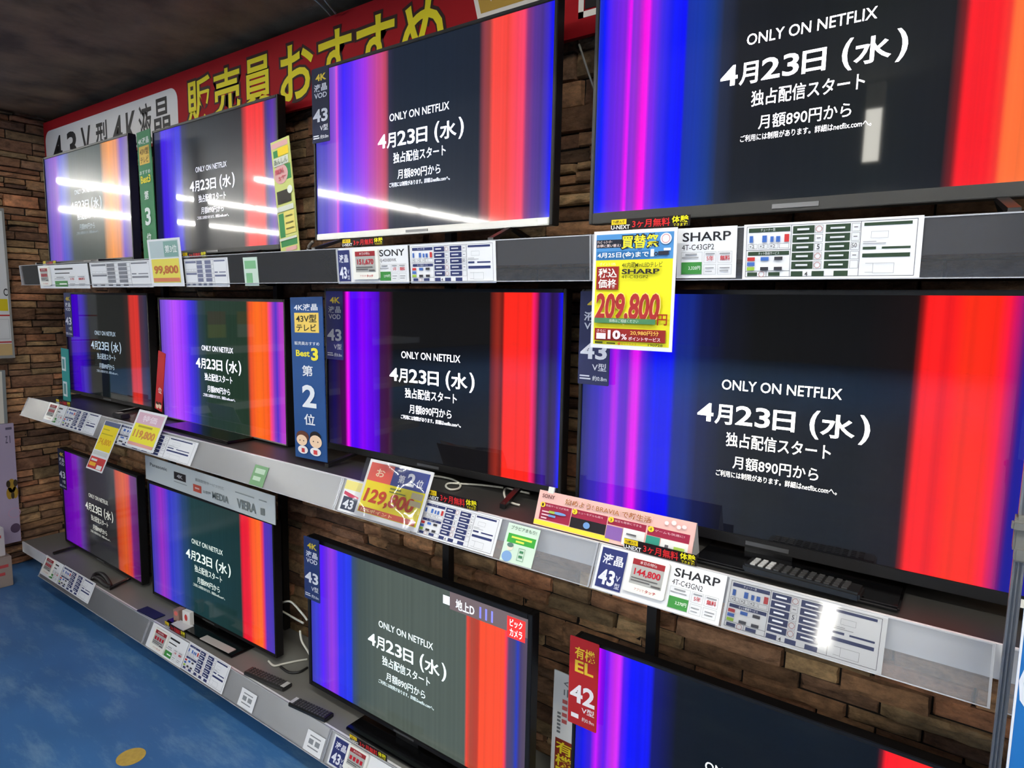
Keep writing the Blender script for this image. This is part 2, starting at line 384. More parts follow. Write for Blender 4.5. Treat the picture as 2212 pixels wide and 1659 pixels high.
# ------------------------------------------------------------------ televisions
SW, SH = 0.941, 0.529
TXT = [('ONLY ON NETFLIX', 0.374, 0.352, 0.630, 0.394, 0.006), ('独占配信スタート', 0.391, 0.571, 0.617, 0.631, 0.008),
       ('月額890円から', 0.410, 0.668, 0.596, 0.722, 0.004), ('ご利用には制限があります。詳細はnetflix.comへ。', 0.372, 0.737, 0.635, 0.763, 0.0)]
DX = lambda t: 0.319 + 0.369 * t
TXT += [(c, DX(a), y0, DX(b), y1, bd) for c, a, b, y0, y1, bd in (('4', 0, .105, .458, .536, .02), ('月', .115, .226, .458, .542, .018), ('23', .246, .456, .456, .537, .016), ('日', .473, .60, .458, .540, .018),
        ('(', .682, .736, .444, .556, .02), ('水', .742, .924, .452, .544, .018), (')', .945, 1.0, .444, .556, .02))]
def screen_text_mesh():
    p = Print(SW, SH)
    for s, x0, y0, x1, y1, bd in TXT: p.add(('t', s, x0, y0, x1, y1, bd))
    me = bpy.data.meshes.new('screen_text'); me.from_pydata([(x, 0, z) for x, z in p.v], [], p.f); return me
STXT = screen_text_mesh()
def screen_mat(stops, gain=1.0, rough=0.05, haze=0.0):
    m = bpy.data.materials.new('screen_picture'); m.use_nodes = True; nt = m.node_tree; b = nt.nodes['Principled BSDF']; l = nt.links.new
    b.inputs['Base Color'].default_value = (0.004, 0.004, 0.005, 1); b.inputs['Specular IOR Level'].default_value = 0.32; b.inputs['Roughness'].default_value = 0.28 if haze else rough
    b.inputs['Coat Weight'].default_value = 0.6 if haze else 0.0; b.inputs['Coat Roughness'].default_value = rough
    if haze: b.inputs['Specular IOR Level'].default_value = haze
    uv = nt.nodes.new('ShaderNodeTexCoord'); sp = nt.nodes.new('ShaderNodeSeparateXYZ'); l(uv.outputs['UV'], sp.inputs[0])
    rp = nt.nodes.new('ShaderNodeValToRGB'); cr = rp.color_ramp; cr.interpolation = 'LINEAR'
    stops = sorted(stops)[:32]
    cr.elements[0].position = stops[0][0]; cr.elements[0].color = L(stops[0][1]); cr.elements[1].position = 1.0; cr.elements[1].color = L(stops[-1][1])
    for u, c in stops[1:-1]:
        e = cr.elements.new(min(max(u, 0.0), 1.0)); e.color = L(c)
    cr.elements[len(cr.elements) - 1].position = min(1.0, max(stops[-1][0], cr.elements[len(cr.elements) - 2].position))
    l(sp.outputs[0], rp.inputs[0])
    cb = nt.nodes.new('ShaderNodeCombineXYZ'); mm = nt.nodes.new('ShaderNodeMath'); mm.operation = 'MULTIPLY'; mm.inputs[1].default_value = 55
    l(sp.outputs[0], mm.inputs[0]); l(mm.outputs[0], cb.inputs[0])
    nz = nt.nodes.new('ShaderNodeTexNoise'); nz.inputs['Scale'].default_value = 1.0; nz.inputs['Detail'].default_value = 3; l(cb.outputs[0], nz.inputs['Vector'])
    mr = nt.nodes.new('ShaderNodeMapRange'); mr.inputs[1].default_value = 0.3; mr.inputs[2].default_value = 0.7; mr.inputs[3].default_value = 0.88; mr.inputs[4].default_value = 1.1
    l(nz.outputs['Fac'], mr.inputs[0]); sc = nt.nodes.new('ShaderNodeVectorMath'); sc.operation = 'SCALE'
    l(rp.outputs[0], sc.inputs[0]); l(mr.outputs[0], sc.inputs['Scale']); l(sc.outputs[0], b.inputs['Emission Color'])
    b.inputs['Emission Strength'].default_value = gain; return m
def television(X, Y, Z, ang, zshelf, stops, y_ref, x_of, label, group=None, text=(235, 240, 255), tgain=1.3, gain=1.0, rough=0.05,
               bez=0.010, bot=0.018, botcol=None, bezcol=(14, 13, 14), stand='feet', base_size=(-.26, .26), scale=1.0, haze=False, sticker=False, badge=True):
    w, h = SW * scale, SH * scale
    ca, sa = math.cos(ang), math.sin(ang)
    base = Vector((X + ca * w / 2, Y + sa * w / 2, zshelf))
    r = empty('television', base, label, 'television', group, ang)
    ox, oz = -w / 2, Z - zshelf                         # screen corner in the set's own frame
    def u_of(px):
        d = ray(px, y_ref)                              # hit of the sight line with the panel, along its width
        t = (X * sa - Y * ca) / (d.x * sa - d.y * ca); return ((d.x * t - X) * ca + (d.y * t - Y) * sa) / w
    st = [(u_of(x_of(a)), c) for a, c in stops]
    st = [s for s in st if -0.03 < s[0] < 1.03]; st = [(min(max(u, 0), 1), c) for u, c in st]
    bm = bmesh.new(); uvl = bm.loops.layers.uv.new('UVMap')
    f = bm.faces.new([bm.verts.new(p) for p in ((ox, 0, oz), (ox + w, 0, oz), (ox + w, 0, oz + h), (ox, 0, oz + h))])
    for lp, q in zip(f.loops, ((0, 0), (1, 0), (1, 1), (0, 1))): lp[uvl].uv = q
    scr = link('screen', done(bm, 'screen'), screen_mat(st, gain, rough, haze), r)
    t = link('screen_text', STXT if not STXT.materials else STXT.copy(), None, scr)
    t.data.materials.clear(); t.data.materials.append(mat(text, 0.1, emit=tgain)); t.location = (ox, -0.0006, oz); t.scale = (scale, 1, scale)
    bc = mat(bezcol, 0.5, spec=.3); bm = bmesh.new()
    box(bm, ox - bez, ox, -0.004, 0.03, oz - bot, oz + h + bez, 0.0015); box(bm, ox + w, ox + w + bez, -0.004, 0.03, oz - bot, oz + h + bez, 0.0015)
    box(bm, ox, ox + w, -0.004, 0.03, oz + h, oz + h + bez, 0.0015)
    if not botcol: box(bm, ox, ox + w, -0.004, 0.03, oz - bot, oz, 0.0015)
    link('bezel', done(bm, 'bezel'), bc, r)
    if botcol: boxobj('lower_bezel', ox, ox + w, -0.004, 0.03, oz - bot, oz, mat(botcol, 0.28, metal=0.7), r, 0.0015)
    bm = bmesh.new(); box(bm, ox - bez * .6, ox + w + bez * .6, 0.004, 0.034, oz - bot * .6, oz + h + bez * .6, 0.003)
    box(bm, ox + 0.12, ox + w - 0.12, 0.034, min(0.075, 1.63 - Y), oz + 0.02, oz + h * 0.62, 0.012)
    link('back_case', done(bm, 'back_case'), MATTB, r)
    gap = oz - bot
    if gap > 0.004:
        if stand == 'feet':
            for s in (-1, 1):
                bm = bmesh.new(); xx = s * w * 0.36
                for y1 in (-0.105, min(0.13, 1.625 - Y)):               # splayed bar foot
                    P = [(xx - 0.009, 0.012, gap + 0.006), (xx + 0.009, 0.012, gap + 0.006), (xx + s * 0.02 + 0.009, y1, 0.012), (xx + s * 0.02 - 0.009, y1, 0.012)]
                    A = [bm.verts.new(p) for p in P]; B = [bm.verts.new((p[0], p[1], p[2] - (0.012 if i > 1 else 0.008))) for i, p in enumerate(P)]
                    bm.faces.new(A); bm.faces.new(B[::-1])
                    for i in range(4): bm.faces.new((A[i], B[i], B[(i + 1) % 4], A[(i + 1) % 4]))
                bmesh.ops.recalc_face_normals(bm, faces=bm.faces); link('foot', done(bm, 'foot'), BLACK, r)
        else:
            bm = bmesh.new(); box(bm, -0.05, 0.05, 0.01, 0.03, 0.01, gap + 0.01); link('stand_neck', done(bm, 'stand_neck'), BLACK, r)
            boxobj('stand_base', base_size[0], base_size[1], max(-0.115, 1.337 - Y), 0.12, 0, 0.012, GLOSSB, r, 0.004)
    if badge:
        boxobj('badge_strip', -0.045, 0.045, -0.0058, -0.004, oz - bot * 0.72, oz - bot * 0.36, mat((92, 92, 94), 0.3, metal=0.5), r)
    if sticker: boxobj('white_sticker', ox + w - 0.035, ox + w - 0.004, -0.0052, -0.004, oz - bot * 0.85, oz - bot * 0.2, paper((225, 225, 220)), r)
    return r, scr, w, h, ox, oz
A1 = lambda z: z * 0.31646                              # crop coordinates of my reading notes -> photograph
A2 = lambda z: 600 + z * 0.31646
A3 = lambda z: 1212 + z * 0.45208
ID = lambda z: z
R = math.radians
T1 = [(320, (60, 60, 150)), (350, (110, 60, 200)), (395, (130, 60, 200)), (420, (70, 65, 210)), (450, (75, 85, 190)), (490, (50, 66, 70)), (560, (48, 62, 58)), (700, (52, 64, 58)), (720, (200, 130, 60)), (760, (245, 150, 60)), (810, (225, 140, 90)), (840, (110, 80, 200)), (880, (130, 110, 160))]
T2 = [(1050, (30, 34, 60)), (1100, (30, 30, 90)), (1115, (70, 40, 230)), (1160, (70, 30, 235)), (1180, (50, 10, 220)), (1232, (30, 20, 220)), (1255, (30, 34, 80)), (1300, (28, 32, 38)), (1500, (26, 28, 32)), (1655, (26, 22, 26)), (1675, (170, 30, 32)), (1700, (250, 36, 42)), (1800, (250, 44, 40)), (1820, (80, 40, 100)), (1840, (55, 30, 150)), (1870, (90, 30, 170)), (1895, (70, 50, 110))]
T3 = [(262, (60, 60, 180)), (330, (80, 60, 200)), (395, (150, 90, 220)), (405, (235, 90, 230)), (420, (110, 50, 230)), (450, (60, 30, 250)), (500, (90, 40, 250)), (560, (140, 50, 240)), (605, (170, 50, 230)), (625, (180, 60, 200)), (680, (200, 70, 150)), (735, (200, 70, 100)), (760, (44, 40, 66)), (800, (24, 32, 48)), (1000, (22, 32, 47)), (1370, (24, 32, 46)), (1400, (140, 60, 70)), (1440, (160, 65, 60)), (1465, (255, 75, 65)), (1560, (250, 70, 60)), (1620, (255, 70, 90)), (1670, (255, 70, 110)), (1690, (140, 50, 120)), (1740, (90, 50, 150)), (1790, (70, 45, 140)), (1830, (60, 40, 200)), (1855, (10, 10, 250)), (1880, (5, 5, 250))]
T4 = [(160, (40, 60, 200)), (175, (20, 40, 200)), (200, (0, 20, 255)), (235, (90, 30, 235)), (300, (130, 30, 220)), (322, (255, 0, 255)), (332, (140, 40, 220)), (360, (150, 40, 210)), (390, (255, 0, 230)), (408, (255, 20, 240)), (420, (140, 30, 230)), (470, (60, 40, 230)), (520, (10, 20, 250)), (580, (0, 0, 255)), (592, (18, 46, 165)), (650, (16, 52, 170)), (720, (20, 54, 130)), (760, (34, 42, 68)), (840, (24, 25, 28)), (1000, (20, 21, 22)), (1500, (22, 25, 22)), (1850, (20, 20, 20)), (1900, (120, 18, 20)), (1925, (250, 20, 30)), (2060, (250, 20, 30)), (2110, (255, 50, 40)), (2135, (255, 110, 50)), (2260, (255, 115, 50))]
M1 = [(455, (14, 4, 40)), (485, (20, 5, 60)), (500, (50, 10, 170)), (530, (65, 5, 190)), (575, (45, 5, 170)), (600, (15, 5, 100)), (620, (12, 12, 26)), (640, (18, 22, 20)), (850, (20, 22, 21)), (885, (50, 28, 25)), (900, (200, 46, 38)), (950, (215, 46, 38)), (965, (80, 40, 60)), (1000, (44, 40, 66)), (1030, (30, 26, 46))]
M2 = [(1105, (100, 70, 180)), (1150, (140, 80, 235)), (1200, (185, 80, 250)), (1260, (150, 60, 250)), (1300, (80, 50, 235)), (1340, (50, 50, 185)), (1370, (46, 64, 84)), (1420, (34, 56, 46)), (1690, (34, 54, 40)), (1710, (230, 80, 40)), (1760, (255, 110, 26)), (1830, (250, 90, 34)), (1845, (250, 70, 140)), (1870, (140, 60, 190)), (1890, (80, 50, 200)), (1915, (170, 55, 200)), (1945, (190, 66, 200))]
M3 = [(345, (12, 8, 34)), (390, (20, 8, 80)), (420, (45, 16, 60)), (460, (70, 8, 80)), (480, (255, 20, 250)), (500, (90, 10, 250)), (540, (80, 0, 240)), (580, (140, 0, 250)), (610, (110, 0, 245)), (690, (70, 0, 190)), (700, (60, 8, 80)), (760, (58, 12, 48)), (790, (10, 10, 10)), (1000, (9, 9, 9)), (1440, (12, 11, 11)), (1470, (120, 30, 20)), (1500, (150, 40, 25)), (1530, (90, 20, 15)), (1542, (255, 40, 25)), (1720, (255, 38, 28)), (1740, (255, 26, 110)), (1760, (180, 20, 80)), (1775, (46, 12, 76)), (1820, (60, 26, 150)), (1860, (36, 16, 66)), (1900, (45, 16, 110)), (1925, (20, 16, 240)), (1945, (8, 8, 230))]
M4 = [(1258, (34, 36, 110)), (1290, (60, 40, 190)), (1315, (110, 30, 220)), (1325, (195, 26, 240)), (1336, (110, 30, 220)), (1352, (90, 30, 200)), (1364, (225, 20, 240)), (1374, (225, 20, 235)), (1382, (110, 20, 220)), (1395, (50, 20, 220)), (1410, (6, 6, 240)), (1446, (6, 6, 240)), (1456, (18, 38, 140)), (1485, (22, 42, 128)), (1505, (18, 27, 78)), (1560, (15, 18, 34)), (1620, (12, 13, 13)), (1850, (10, 10, 11)), (1962, (20, 10, 10)), (1974, (150, 16, 16)), (1984, (255, 28, 28)), (2010, (255, 30, 30)), (2030, (238, 22, 28)), (2046, (255, 28, 26)), (2070, (255, 44, 18)), (2135, (255, 38, 18)), (2158, (255, 20, 60)), (2172, (210, 10, 100)), (2186, (150, 20, 112)), (2198, (60, 26, 130)), (2205, (30, 30, 150)), (2225, (30, 30, 150))]
B1 = [(437, (60, 12, 110)), (450, (75, 10, 130)), (470, (95, 0, 165)), (540, (110, 6, 170)), (560, (84, 56, 140)), (590, (54, 40, 70)), (610, (34, 34, 36)), (790, (32, 34, 36)), (805, (180, 60, 26)), (850, (210, 84, 26)), (885, (205, 60, 56)), (902, (110, 26, 116)), (950, (66, 20, 92)), (962, (56, 16, 76))]
B2 = [(1030, (50, 56, 160)), (1080, (96, 52, 190)), (1110, (150, 46, 190)), (1140, (120, 50, 200)), (1170, (56, 56, 200)), (1220, (56, 70, 180)), (1260, (38, 66, 116)), (1320, (26, 58, 62)), (1640, (24, 50, 48)), (1655, (225, 22, 48)), (1700, (236, 30, 48)), (1720, (250, 80, 38)), (1775, (255, 110, 32)), (1793, (240, 60, 80)), (1810, (86, 46, 180)), (1880, (66, 56, 170))]
B3 = [(222, (60, 60, 170)), (270, (60, 60, 210)), (310, (90, 30, 250)), (340, (110, 50, 220)), (370, (150, 60, 230)), (400, (120, 50, 230)), (420, (50, 50, 240)), (500, (40, 60, 230)), (515, (52, 74, 116)), (560, (72, 84, 80)), (700, (84, 94, 86)), (1282, (84, 94, 86)), (1295, (240, 70, 50)), (1320, (170, 70, 50)), (1370, (190, 60, 40)), (1385, (255, 80, 40)), (1545, (255, 80, 45)), (1560, (255, 60, 90)), (1575, (96, 66, 106)), (1620, (66, 66, 116)), (1640, (40, 60, 190)), (1660, (66, 56, 106)), (1690, (90, 76, 100)), (1715, (82, 72, 92))]
B4 = [(78, (30, 30, 190)), (110, (10, 10, 230)), (150, (60, 20, 220)), (178, (210, 10, 250)), (190, (140, 10, 230)), (215, (90, 10, 240)), (258, (210, 40, 240)), (276, (222, 40, 250)), (295, (80, 10, 240)), (330, (0, 0, 255)), (430, (8, 8, 240)), (445, (10, 10, 108)), (520, (8, 8, 66)), (560, (7, 8, 15)), (700, (4, 7, 9)), (1540, (4, 6, 8)), (1562, (110, 10, 18)), (1580, (255, 20, 30)), (1900, (255, 40, 30))]
G = None
television(-4.087, 1.425, CZ + .188, R(-.1), ZS['T'], T1, 443, A1, 'television at far left of the top shelf, purple and orange bands', rough=.05, haze=.05, text=(150, 165, 172), tgain=.7, bot=.012)
television(-3.114, 1.521, CZ + .214, R(-.7), ZS['T'], T2, 395, A1, 'television on the top shelf between the green board and the yellow green board', rough=.04, haze=.10, text=(225, 225, 235), tgain=.9)
television(-1.877, 1.453, CZ + .231, R(.1), ZS['T'], T3, 316, A2, 'television on the top shelf under the yellow lettering, lower edge pale with painted glare', haze=.06, botcol=(150, 150, 148), bot=.02, sticker=True)  # lower bezel coloured pale for the glare along it
television(-.806, 1.45, CZ + .231, 0, ZS['T'], T4, 200, A3, 'largest looking television, top shelf above the yellow price poster', text=(255, 250, 255), tgain=2.2, bot=.026, bezcol=(44, 44, 43), rough=.03)
television(-4.132, 1.499, CZ - .512, R(-.2), ZS['M'], M1, 753, A1, 'dark television at far left of the middle shelf, deep violet band', text=(165, 182, 196), tgain=.75, bezcol=(22, 20, 20))
television(-3.021, 1.469, CZ - .537 + .006, R(-.8), ZS['M'], M2, 785, A1, 'green tinted television on the middle shelf left of the blue ranking board', text=(240, 238, 255), botcol=(138, 138, 136), bot=.005, stand='base', rough=.04)
television(-1.846, 1.465, CZ - .491, R(1.2), ZS['M'], M3, 808, A2, 'black television on the middle shelf right of the blue ranking board', text=(250, 248, 255), tgain=2.0, bot=.022, rough=.03)
television(-.812, 1.436, CZ - .494, 0, ZS['M'], M4, 900, ID, 'wide black television on the middle shelf behind the yellow price poster', text=(255, 250, 240), tgain=2.4, bot=.024, stand='base', base_size=(-.13, .26), sticker=True, rough=.03)
television(-4.195, 1.455, CZ - 1.391 + .004, R(-1), ZS['B'], B1, 1121, A1, 'television at far left of the lowest shelf, violet and orange bands', text=(190, 190, 180), tgain=.9, rough=.12, bot=.012)
television(-3.096, 1.422, CZ - 1.382, R(.9), ZS['B'], B2, 1216, A1, 'teal television on the lowest shelf under the white header board', text=(205, 215, 205), tgain=1.0, stand='base', base_size=(-.2, .3), rough=.12, bot=.012)
r, scr, w, h, ox, oz = television(-1.871, 1.396, CZ - 1.367, R(-.3), ZS['B'], B3, 1387, A2, 'grey screened television on the lowest shelf with channel display in its corner', text=(215, 232, 232), tgain=1.25, stand='base', base_size=(-.22, .3), rough=.14, bez=.016, bot=.016)
# channel display in the corner of that screen
def on_screen(name, rgb, items, gain, d, scr=scr, w=w, h=h, ox=ox, oz=oz):
    p = Print(w, h)
    for it in items: p.add(it)
    me = bpy.data.meshes.new(name); me.from_pydata([(ox + x, -d, oz + z) for x, z in p.v], [], p.f); link(name, me, mat(rgb, 0.15, emit=gain), scr)
on_screen('status_band', (96, 82, 82), [('r', .70, 0.0, 1, .105)], 1.0, .0004)
on_screen('status_lettering', (215, 220, 225), [('r', .672, .035, .70, .085), ('t', '地上D', .725, .032, .80, .092, .02)], 1.2, .0008)
on_screen('channel_number', (120, 120, 215), [('t', '111', .82, .028, .872, .092, .03)], 1.1, .0008)
on_screen('logo_patch', (240, 44, 40), [('r', .925, .02, .99, .135)], 1.1, .0008)
on_screen('logo_lettering', (250, 225, 225), [('t', 'ビック', .935, .03, .98, .072, .02), ('t', 'カメラ', .935, .082, .98, .125, .02)], 1.2, .0012)
television(-.79, 1.42, CZ - .862 - .523, 0, ZS['B'], B4, 1497, A3, 'television with the red size tag on its corner, lowest shelf near right', text=(240, 250, 250), tgain=1.8, scale=.988, bot=.012, rough=.03)

# ------------------------------------------------------------------ cards, price tags and strips on the rails
def card(name, k, px, rgb, label, cat, group=None, off=0.0025, thick=0.0012, r=0.0):
    o, ex, ey = rail_plane(k, off); o2, w, h = plane_rect(px, o, ex, ey)
    b = sheet(name, w, h, thick, paper(rgb), frame_mw(o2, ex, ey), r); tag(b, label, cat, group); return b, w, h
WHITE = (226, 227, 229); INK = (34, 34, 38); NAVY = (38, 46, 98); RED = (186, 40, 44); YEL = (226, 220, 40); GRN = (60, 132, 62); GREY = (150, 152, 156)
COVER = clear_mat('clear_cover', (0.98, 0.98, 0.98), 0.02, 0.05)
def spec_card(k, px, label, dark=(44, 52, 96), fine=True, cover=False):
    b, w, h = card('spec_card', k, px, WHITE, label, 'spec card')
    fr = [('o', .018, .04, .972, .955, .0009), ('r', .292, .05, .295, .95), ('r', .683, .05, .686, .95), ('r', .02, .465, .292, .475), ('r', .02, .845, .292, .853), ('r', .15, .85, .153, .95)]
    for i in range(4): fr.append(('o', .03 + .065 * i, .36, .088 + .065 * i, .445, .0005))
    for i in range(5):
        for x in (.432, .635): fr.append(('o', x, .07 + .155 * i, x + .045, .205 + .155 * i, .0005))
    bars = [('r', .032, .075, .286, .15), ('r', .032, .495, .286, .565), ('r', .032, .87, .095, .94), ('r', .165, .87, .235, .94)]
    for i in range(5):
        bars += [('r', .303, .07 + .155 * i, .428, .20 + .155 * i), ('r', .492, .07 + .155 * i, .628, .20 + .155 * i)]
    bars += [('r', .303, .86, .372, .95), ('r', .425, .86, .495, .95), ('r', .55, .86, .628, .95), ('r', .70, .075, .945, .125), ('r', .70, .47, .77, .515), ('r', .80, .475, .945, .51), ('r', .70, .58, .945, .645)]
    ly = [('frame_lines', (96, 98, 104), fr), ('header_bars', dark, bars)]
    if fine:
        mk = [('g', .454, .07 + .155 * i + .066, .0055, .001) for i in (0, 3, 4)] + [('g', .122, .905, .0055, .001)]
        dash = [('r', .444, .285, .466, .297)] + [('r', .647, .07 + .155 * i + .06, .668, .07 + .155 * i + .072) for i in (0, 1, 3)]
        dash += [('t', '5', .447, .40, .463, .485, .01), ('t', '50', .64, .40, .668, .475), ('t', '4', .384, .87, .402, .945, .01)]
        dash += [('t', '×2', .04 + .065 * i, .375, .07 + .065 * i, .43) for i in range(3)]
        dr = [('o', .76, .74, .87, .91, .0006), ('r', .72, .74, .76, .747), ('r', .72, .89, .76, .897), ('o', .74, .22, .83, .33, .0005)] + [('r', .70, .38 + .03 * i, .70 + .07 + .05 * (i % 2), .392 + .03 * i) for i in range(2)]
        ly += [('ring_marks', (176, 120, 116), mk), ('figure_marks', (60, 60, 64), dash), ('outline_drawing', GREY, dr)]
        ly += [('red_chips', (184, 52, 52), [('r', .03, .595, .078, .66), ('r', .255, .20, .283, .335)]), ('blue_chips', (62, 100, 172), [('r', .115, .595, .165, .66), ('r', .03, .685, .078, .75), ('r', .04, .21, .062, .33), ('r', .12, .21, .148, .33), ('r', .17, .23, .19, .33), ('r', .205, .23, .23, .33)]),
               ('green_chips', (150, 184, 62), [('r', .03, .775, .078, .835)]), ('dark_chips', (52, 52, 58), [('r', .20, .595, .25, .655), ('r', .115, .775, .165, .835), ('r', .20, .775, .25, .835)]),
               ('column_lettering', (206, 208, 212), [('r', .33, .115 + .155 * i, .40, .15 + .155 * i) for i in range(5)]), ('second_column_lettering', (206, 208, 212), [('r', .52, .12 + .155 * i, .60, .15 + .155 * i) for i in range(5)]), ('title_lettering', (206, 208, 212), [('t', 'チューナー数', .11, .085, .20, .14), ('t', 'ネット動画サービス', .10, .505, .23, .557)])]
    prints(b, w, h, ly)
    if cover:
        bm = bmesh.new(); box(bm, 0, w, 0, h, .0022, .0030); link('clear_cover', done(bm, 'clear_cover'), COVER, b)
    return b
def tag_on(k, px, price, label):
    """electronic shelf label clipped over a card"""
    o, ex, ey = rail_plane(k, 0.011); o2, w, h = plane_rect(px, o, ex, ey)
    b = sheet('electronic_price_tag', w, h, 0.0078, mat((232, 231, 222), 0.35), frame_mw(o2, ex, ey), 0.006)
    tag(b, label, 'price tag', 'electronic price tags')
    prints(b, w, h, [('display', (168, 168, 164), [('r', .12, .08, .90, .76)]), ('title_band', (142, 38, 44), [('r', .12, .08, .90, .24)]), ('footer_lettering', (176, 40, 40), [('t', 'アプリで', .28, .85, .52, .92), ('t', 'タッチ', .54, .84, .80, .93, .02)]),
                     ('price_lettering', (172, 26, 42), [('t', price, .20, .33, .84, .54, .03)] if price else [('r', .2 + .17 * i, .36, .32 + .17 * i, .52) for i in range(4)]), ('title_lettering', (216, 190, 190), [('t', '本日の特価', .30, .11, .72, .20, .01)]), ('small_print', (90, 88, 88), [('r', .16, .58, .80, .61), ('r', .16, .65, .62, .68), ('r', .66, .68, .88, .73)])])
    return b
def strip(k, px, label, fine=True):
    """black and red streaming offer strip standing up behind the rail"""
    b, w, h = vboard('promo_strip', px, YF + 0.002, (24, 16, 17), label, 'promo strip', 'streaming offer strips', 0.001)
    ly = [('yellow_panel', (232, 200, 30), [('r', .0, .02, .20, .52)]), ('offer_lettering', (196, 38, 42), [('t', '3ヶ月無料', .28, .14, .76, .92, .03)]), ('trial_lettering', (236, 224, 30), [('t', '体験', .78, .04, .985, .66, .03), ('t', 'できます!', .80, .72, .97, .98)]),
          ('name_lettering', (232, 232, 232), [('t', 'U-NEXT', .0, .58, .25, .98, .02)]), ('panel_lettering', INK, [('t', 'TV購入で', .02, .12, .18, .42, .01)])]
    prints(b, w, h, ly); return b
def brand_card(k, px, label, brand, model, yen, panel=None, dark=NAVY, b0=.54):
    """white card with optional size panel at its left end, brand, model and energy box"""
    b, w, h = card('price_card', k, px, WHITE, label, 'price card')
    s = 1 - b0; X = lambda t: b0 + s * t
    ly = [('brand_lettering', INK, [('t', brand, X(.06), .09, X(.90), .27, .016), ('t', model, X(.05), .33, X(.62), .44)] if brand else [('r', X(.08), .15, X(.6), .22), ('r', X(.08), .34, X(.5), .38)]),
          ('frame_lines', (170, 172, 172), [('o', X(.04), .48, X(.42), .93, .0006), ('o', X(.45), .48, X(.66), .70, .0006), ('o', X(.69), .48, X(.93), .70, .0006), ('o', X(.45), .73, X(.66), .93, .0006), ('o', X(.69), .73, X(.93), .93, .0006)]),
          ('energy_box', GRN, [('r', X(.05), .68, X(.415), .92)]), ('energy_lettering', (226, 236, 226), [('t', yen, X(.18), .76, X(.39), .84, .01)] if yen else [('r', X(.18), .78, X(.39), .83)]),
          ('red_lettering', (182, 48, 56), [('t', '5年', X(.50), .56, X(.62), .66, .01), ('t', '無料', X(.73), .56, X(.90), .66, .02)]),
          ('small_print', (140, 142, 146), [('r', X(.12), .51, X(.33), .54), ('r', X(.06), .58, X(.36), .60), ('r', X(.48), .51, X(.64), .535), ('r', X(.72), .51, X(.90), .535), ('r', X(.48), .79, X(.63), .81), ('r', X(.48), .86, X(.60), .875), ('r', X(.73), .79, X(.9), .81), ('r', X(.73), .85, X(.88), .87)])]
    if panel:
        ly += [('size_panel', dark, [('r', .025, .05, panel, .93)]), ('size_lettering', (222, 224, 232), [('t', '液晶', .045, .17, panel - .02, .40, .02), ('t', '43', .04, .52, panel * .74, .86, .03), ('t', 'V', panel * .77, .60, panel * .92, .72), ('t', '型', panel * .77, .76, panel * .95, .88)])]
    prints(b, w, h, ly); return b
# --- top shelf
brand_card('T', [(83, 573), (190, 570), (193, 622), (86, 624)], 'white price card at the far left end of the top rail', None, None, None, None, b0=.3)
tag_on('T', [(84, 577), (104, 576), (108, 617), (88, 618)], None, 'small electronic price tag at the far left of the top rail')
spec_card('T', [(194, 566), (327, 563), (330, 620), (198, 621)], 'pale spec card on the top rail left of the small price poster', (120, 122, 130), fine=False)
spec_card('T', [(397, 560), (492, 556), (495, 619), (403, 620)], 'pale spec card on the top rail right of the small price poster', (110, 114, 140), fine=False)
b, w, h = card('info_card', 'T', [(525, 556), (556, 555), (558, 617), (529, 618)], (196, 214, 200), 'small pale green info card on the top rail below the red band', 'card')
prints(b, w, h, [('green_panel', (120, 176, 128), [('r', .1, .12, .9, .4), ('r', .15, .55, .6, .9)])])
brand_card('T', [(725, 537), (879, 530), (885, 612), (733, 613)], 'white price card with navy size panel on the top rail', 'SONY', 'KJ-43X80WK', '2,970円', .2, b0=.60)
tag_on('T', [(758, 539), (812, 536), (821, 601), (766, 606)], '151,670', 'electronic price tag beside the navy size panel on the top rail')
spec_card('T', [(884, 529), (1070, 521), (1072, 611), (889, 612)], 'navy printed spec card on the top rail below the pale edged television')
brand_card('T', [(1463, 496), (1592, 485), (1590, 599), (1461, 602)], 'white price card on the top rail right of the yellow price poster', 'SHARP', '4T-C43GP2', '3,320円', b0=.04)
spec_card('T', [(1608, 486), (1998, 464), (1985, 602), (1603, 603)], 'large green and white spec card on the top rail at right', (44, 62, 46))
strip('T', [(90, 564), (120, 563), (123, 573), (96, 574)], 'offer strip at the far left end of the top rail')
strip('T', [(394, 546), (446, 543), (446, 556), (396, 559)], 'offer strip on the top rail right of the small price poster')
strip('T', [(737, 517), (829, 512), (828, 527), (743, 534)], 'offer strip above the electronic tag under the pale edged television')
strip('T', [(1320, 475), (1492, 463), (1490, 485), (1322, 499)], 'offer strip just above the yellow price poster')
# --- middle shelf
brand_card('M', [(111, 869), (150, 879), (126, 919), (88, 908)], 'narrow white price card at the far left of the middle rail', None, None, None, None, b0=.5)
tag_on('M', [(111, 870), (129, 875), (110, 909), (92, 904)], None, 'small electronic price tag at the far left of the middle rail')
spec_card('M', [(151, 879), (217, 896), (203, 941), (128, 920)], 'small spec card on the middle rail left of the hanging yellow poster')
spec_card('M', [(252, 911), (426, 957), (413, 1009), (240, 956)], 'long spec card on the middle rail behind the pink price poster')
strip('M', [(122, 862), (153, 869), (152, 878), (121, 872)], 'offer strip at the far left of the middle rail')
b, w, h = card('info_card', 'M', [(549, 1003), (579, 1009), (569, 1052), (539, 1048)], (120, 160, 118), 'small green info card on the middle rail over the header board', 'card')
prints(b, w, h, [('pale_panel', (186, 208, 184), [('r', .15, .15, .85, .4), ('r', .15, .55, .7, .75)])])
b, w, h = card('price_card', 'M', [(750, 1034), (905, 1075), (888, 1148), (729, 1103)], WHITE, 'price card mostly hidden behind the second place poster', 'price card')
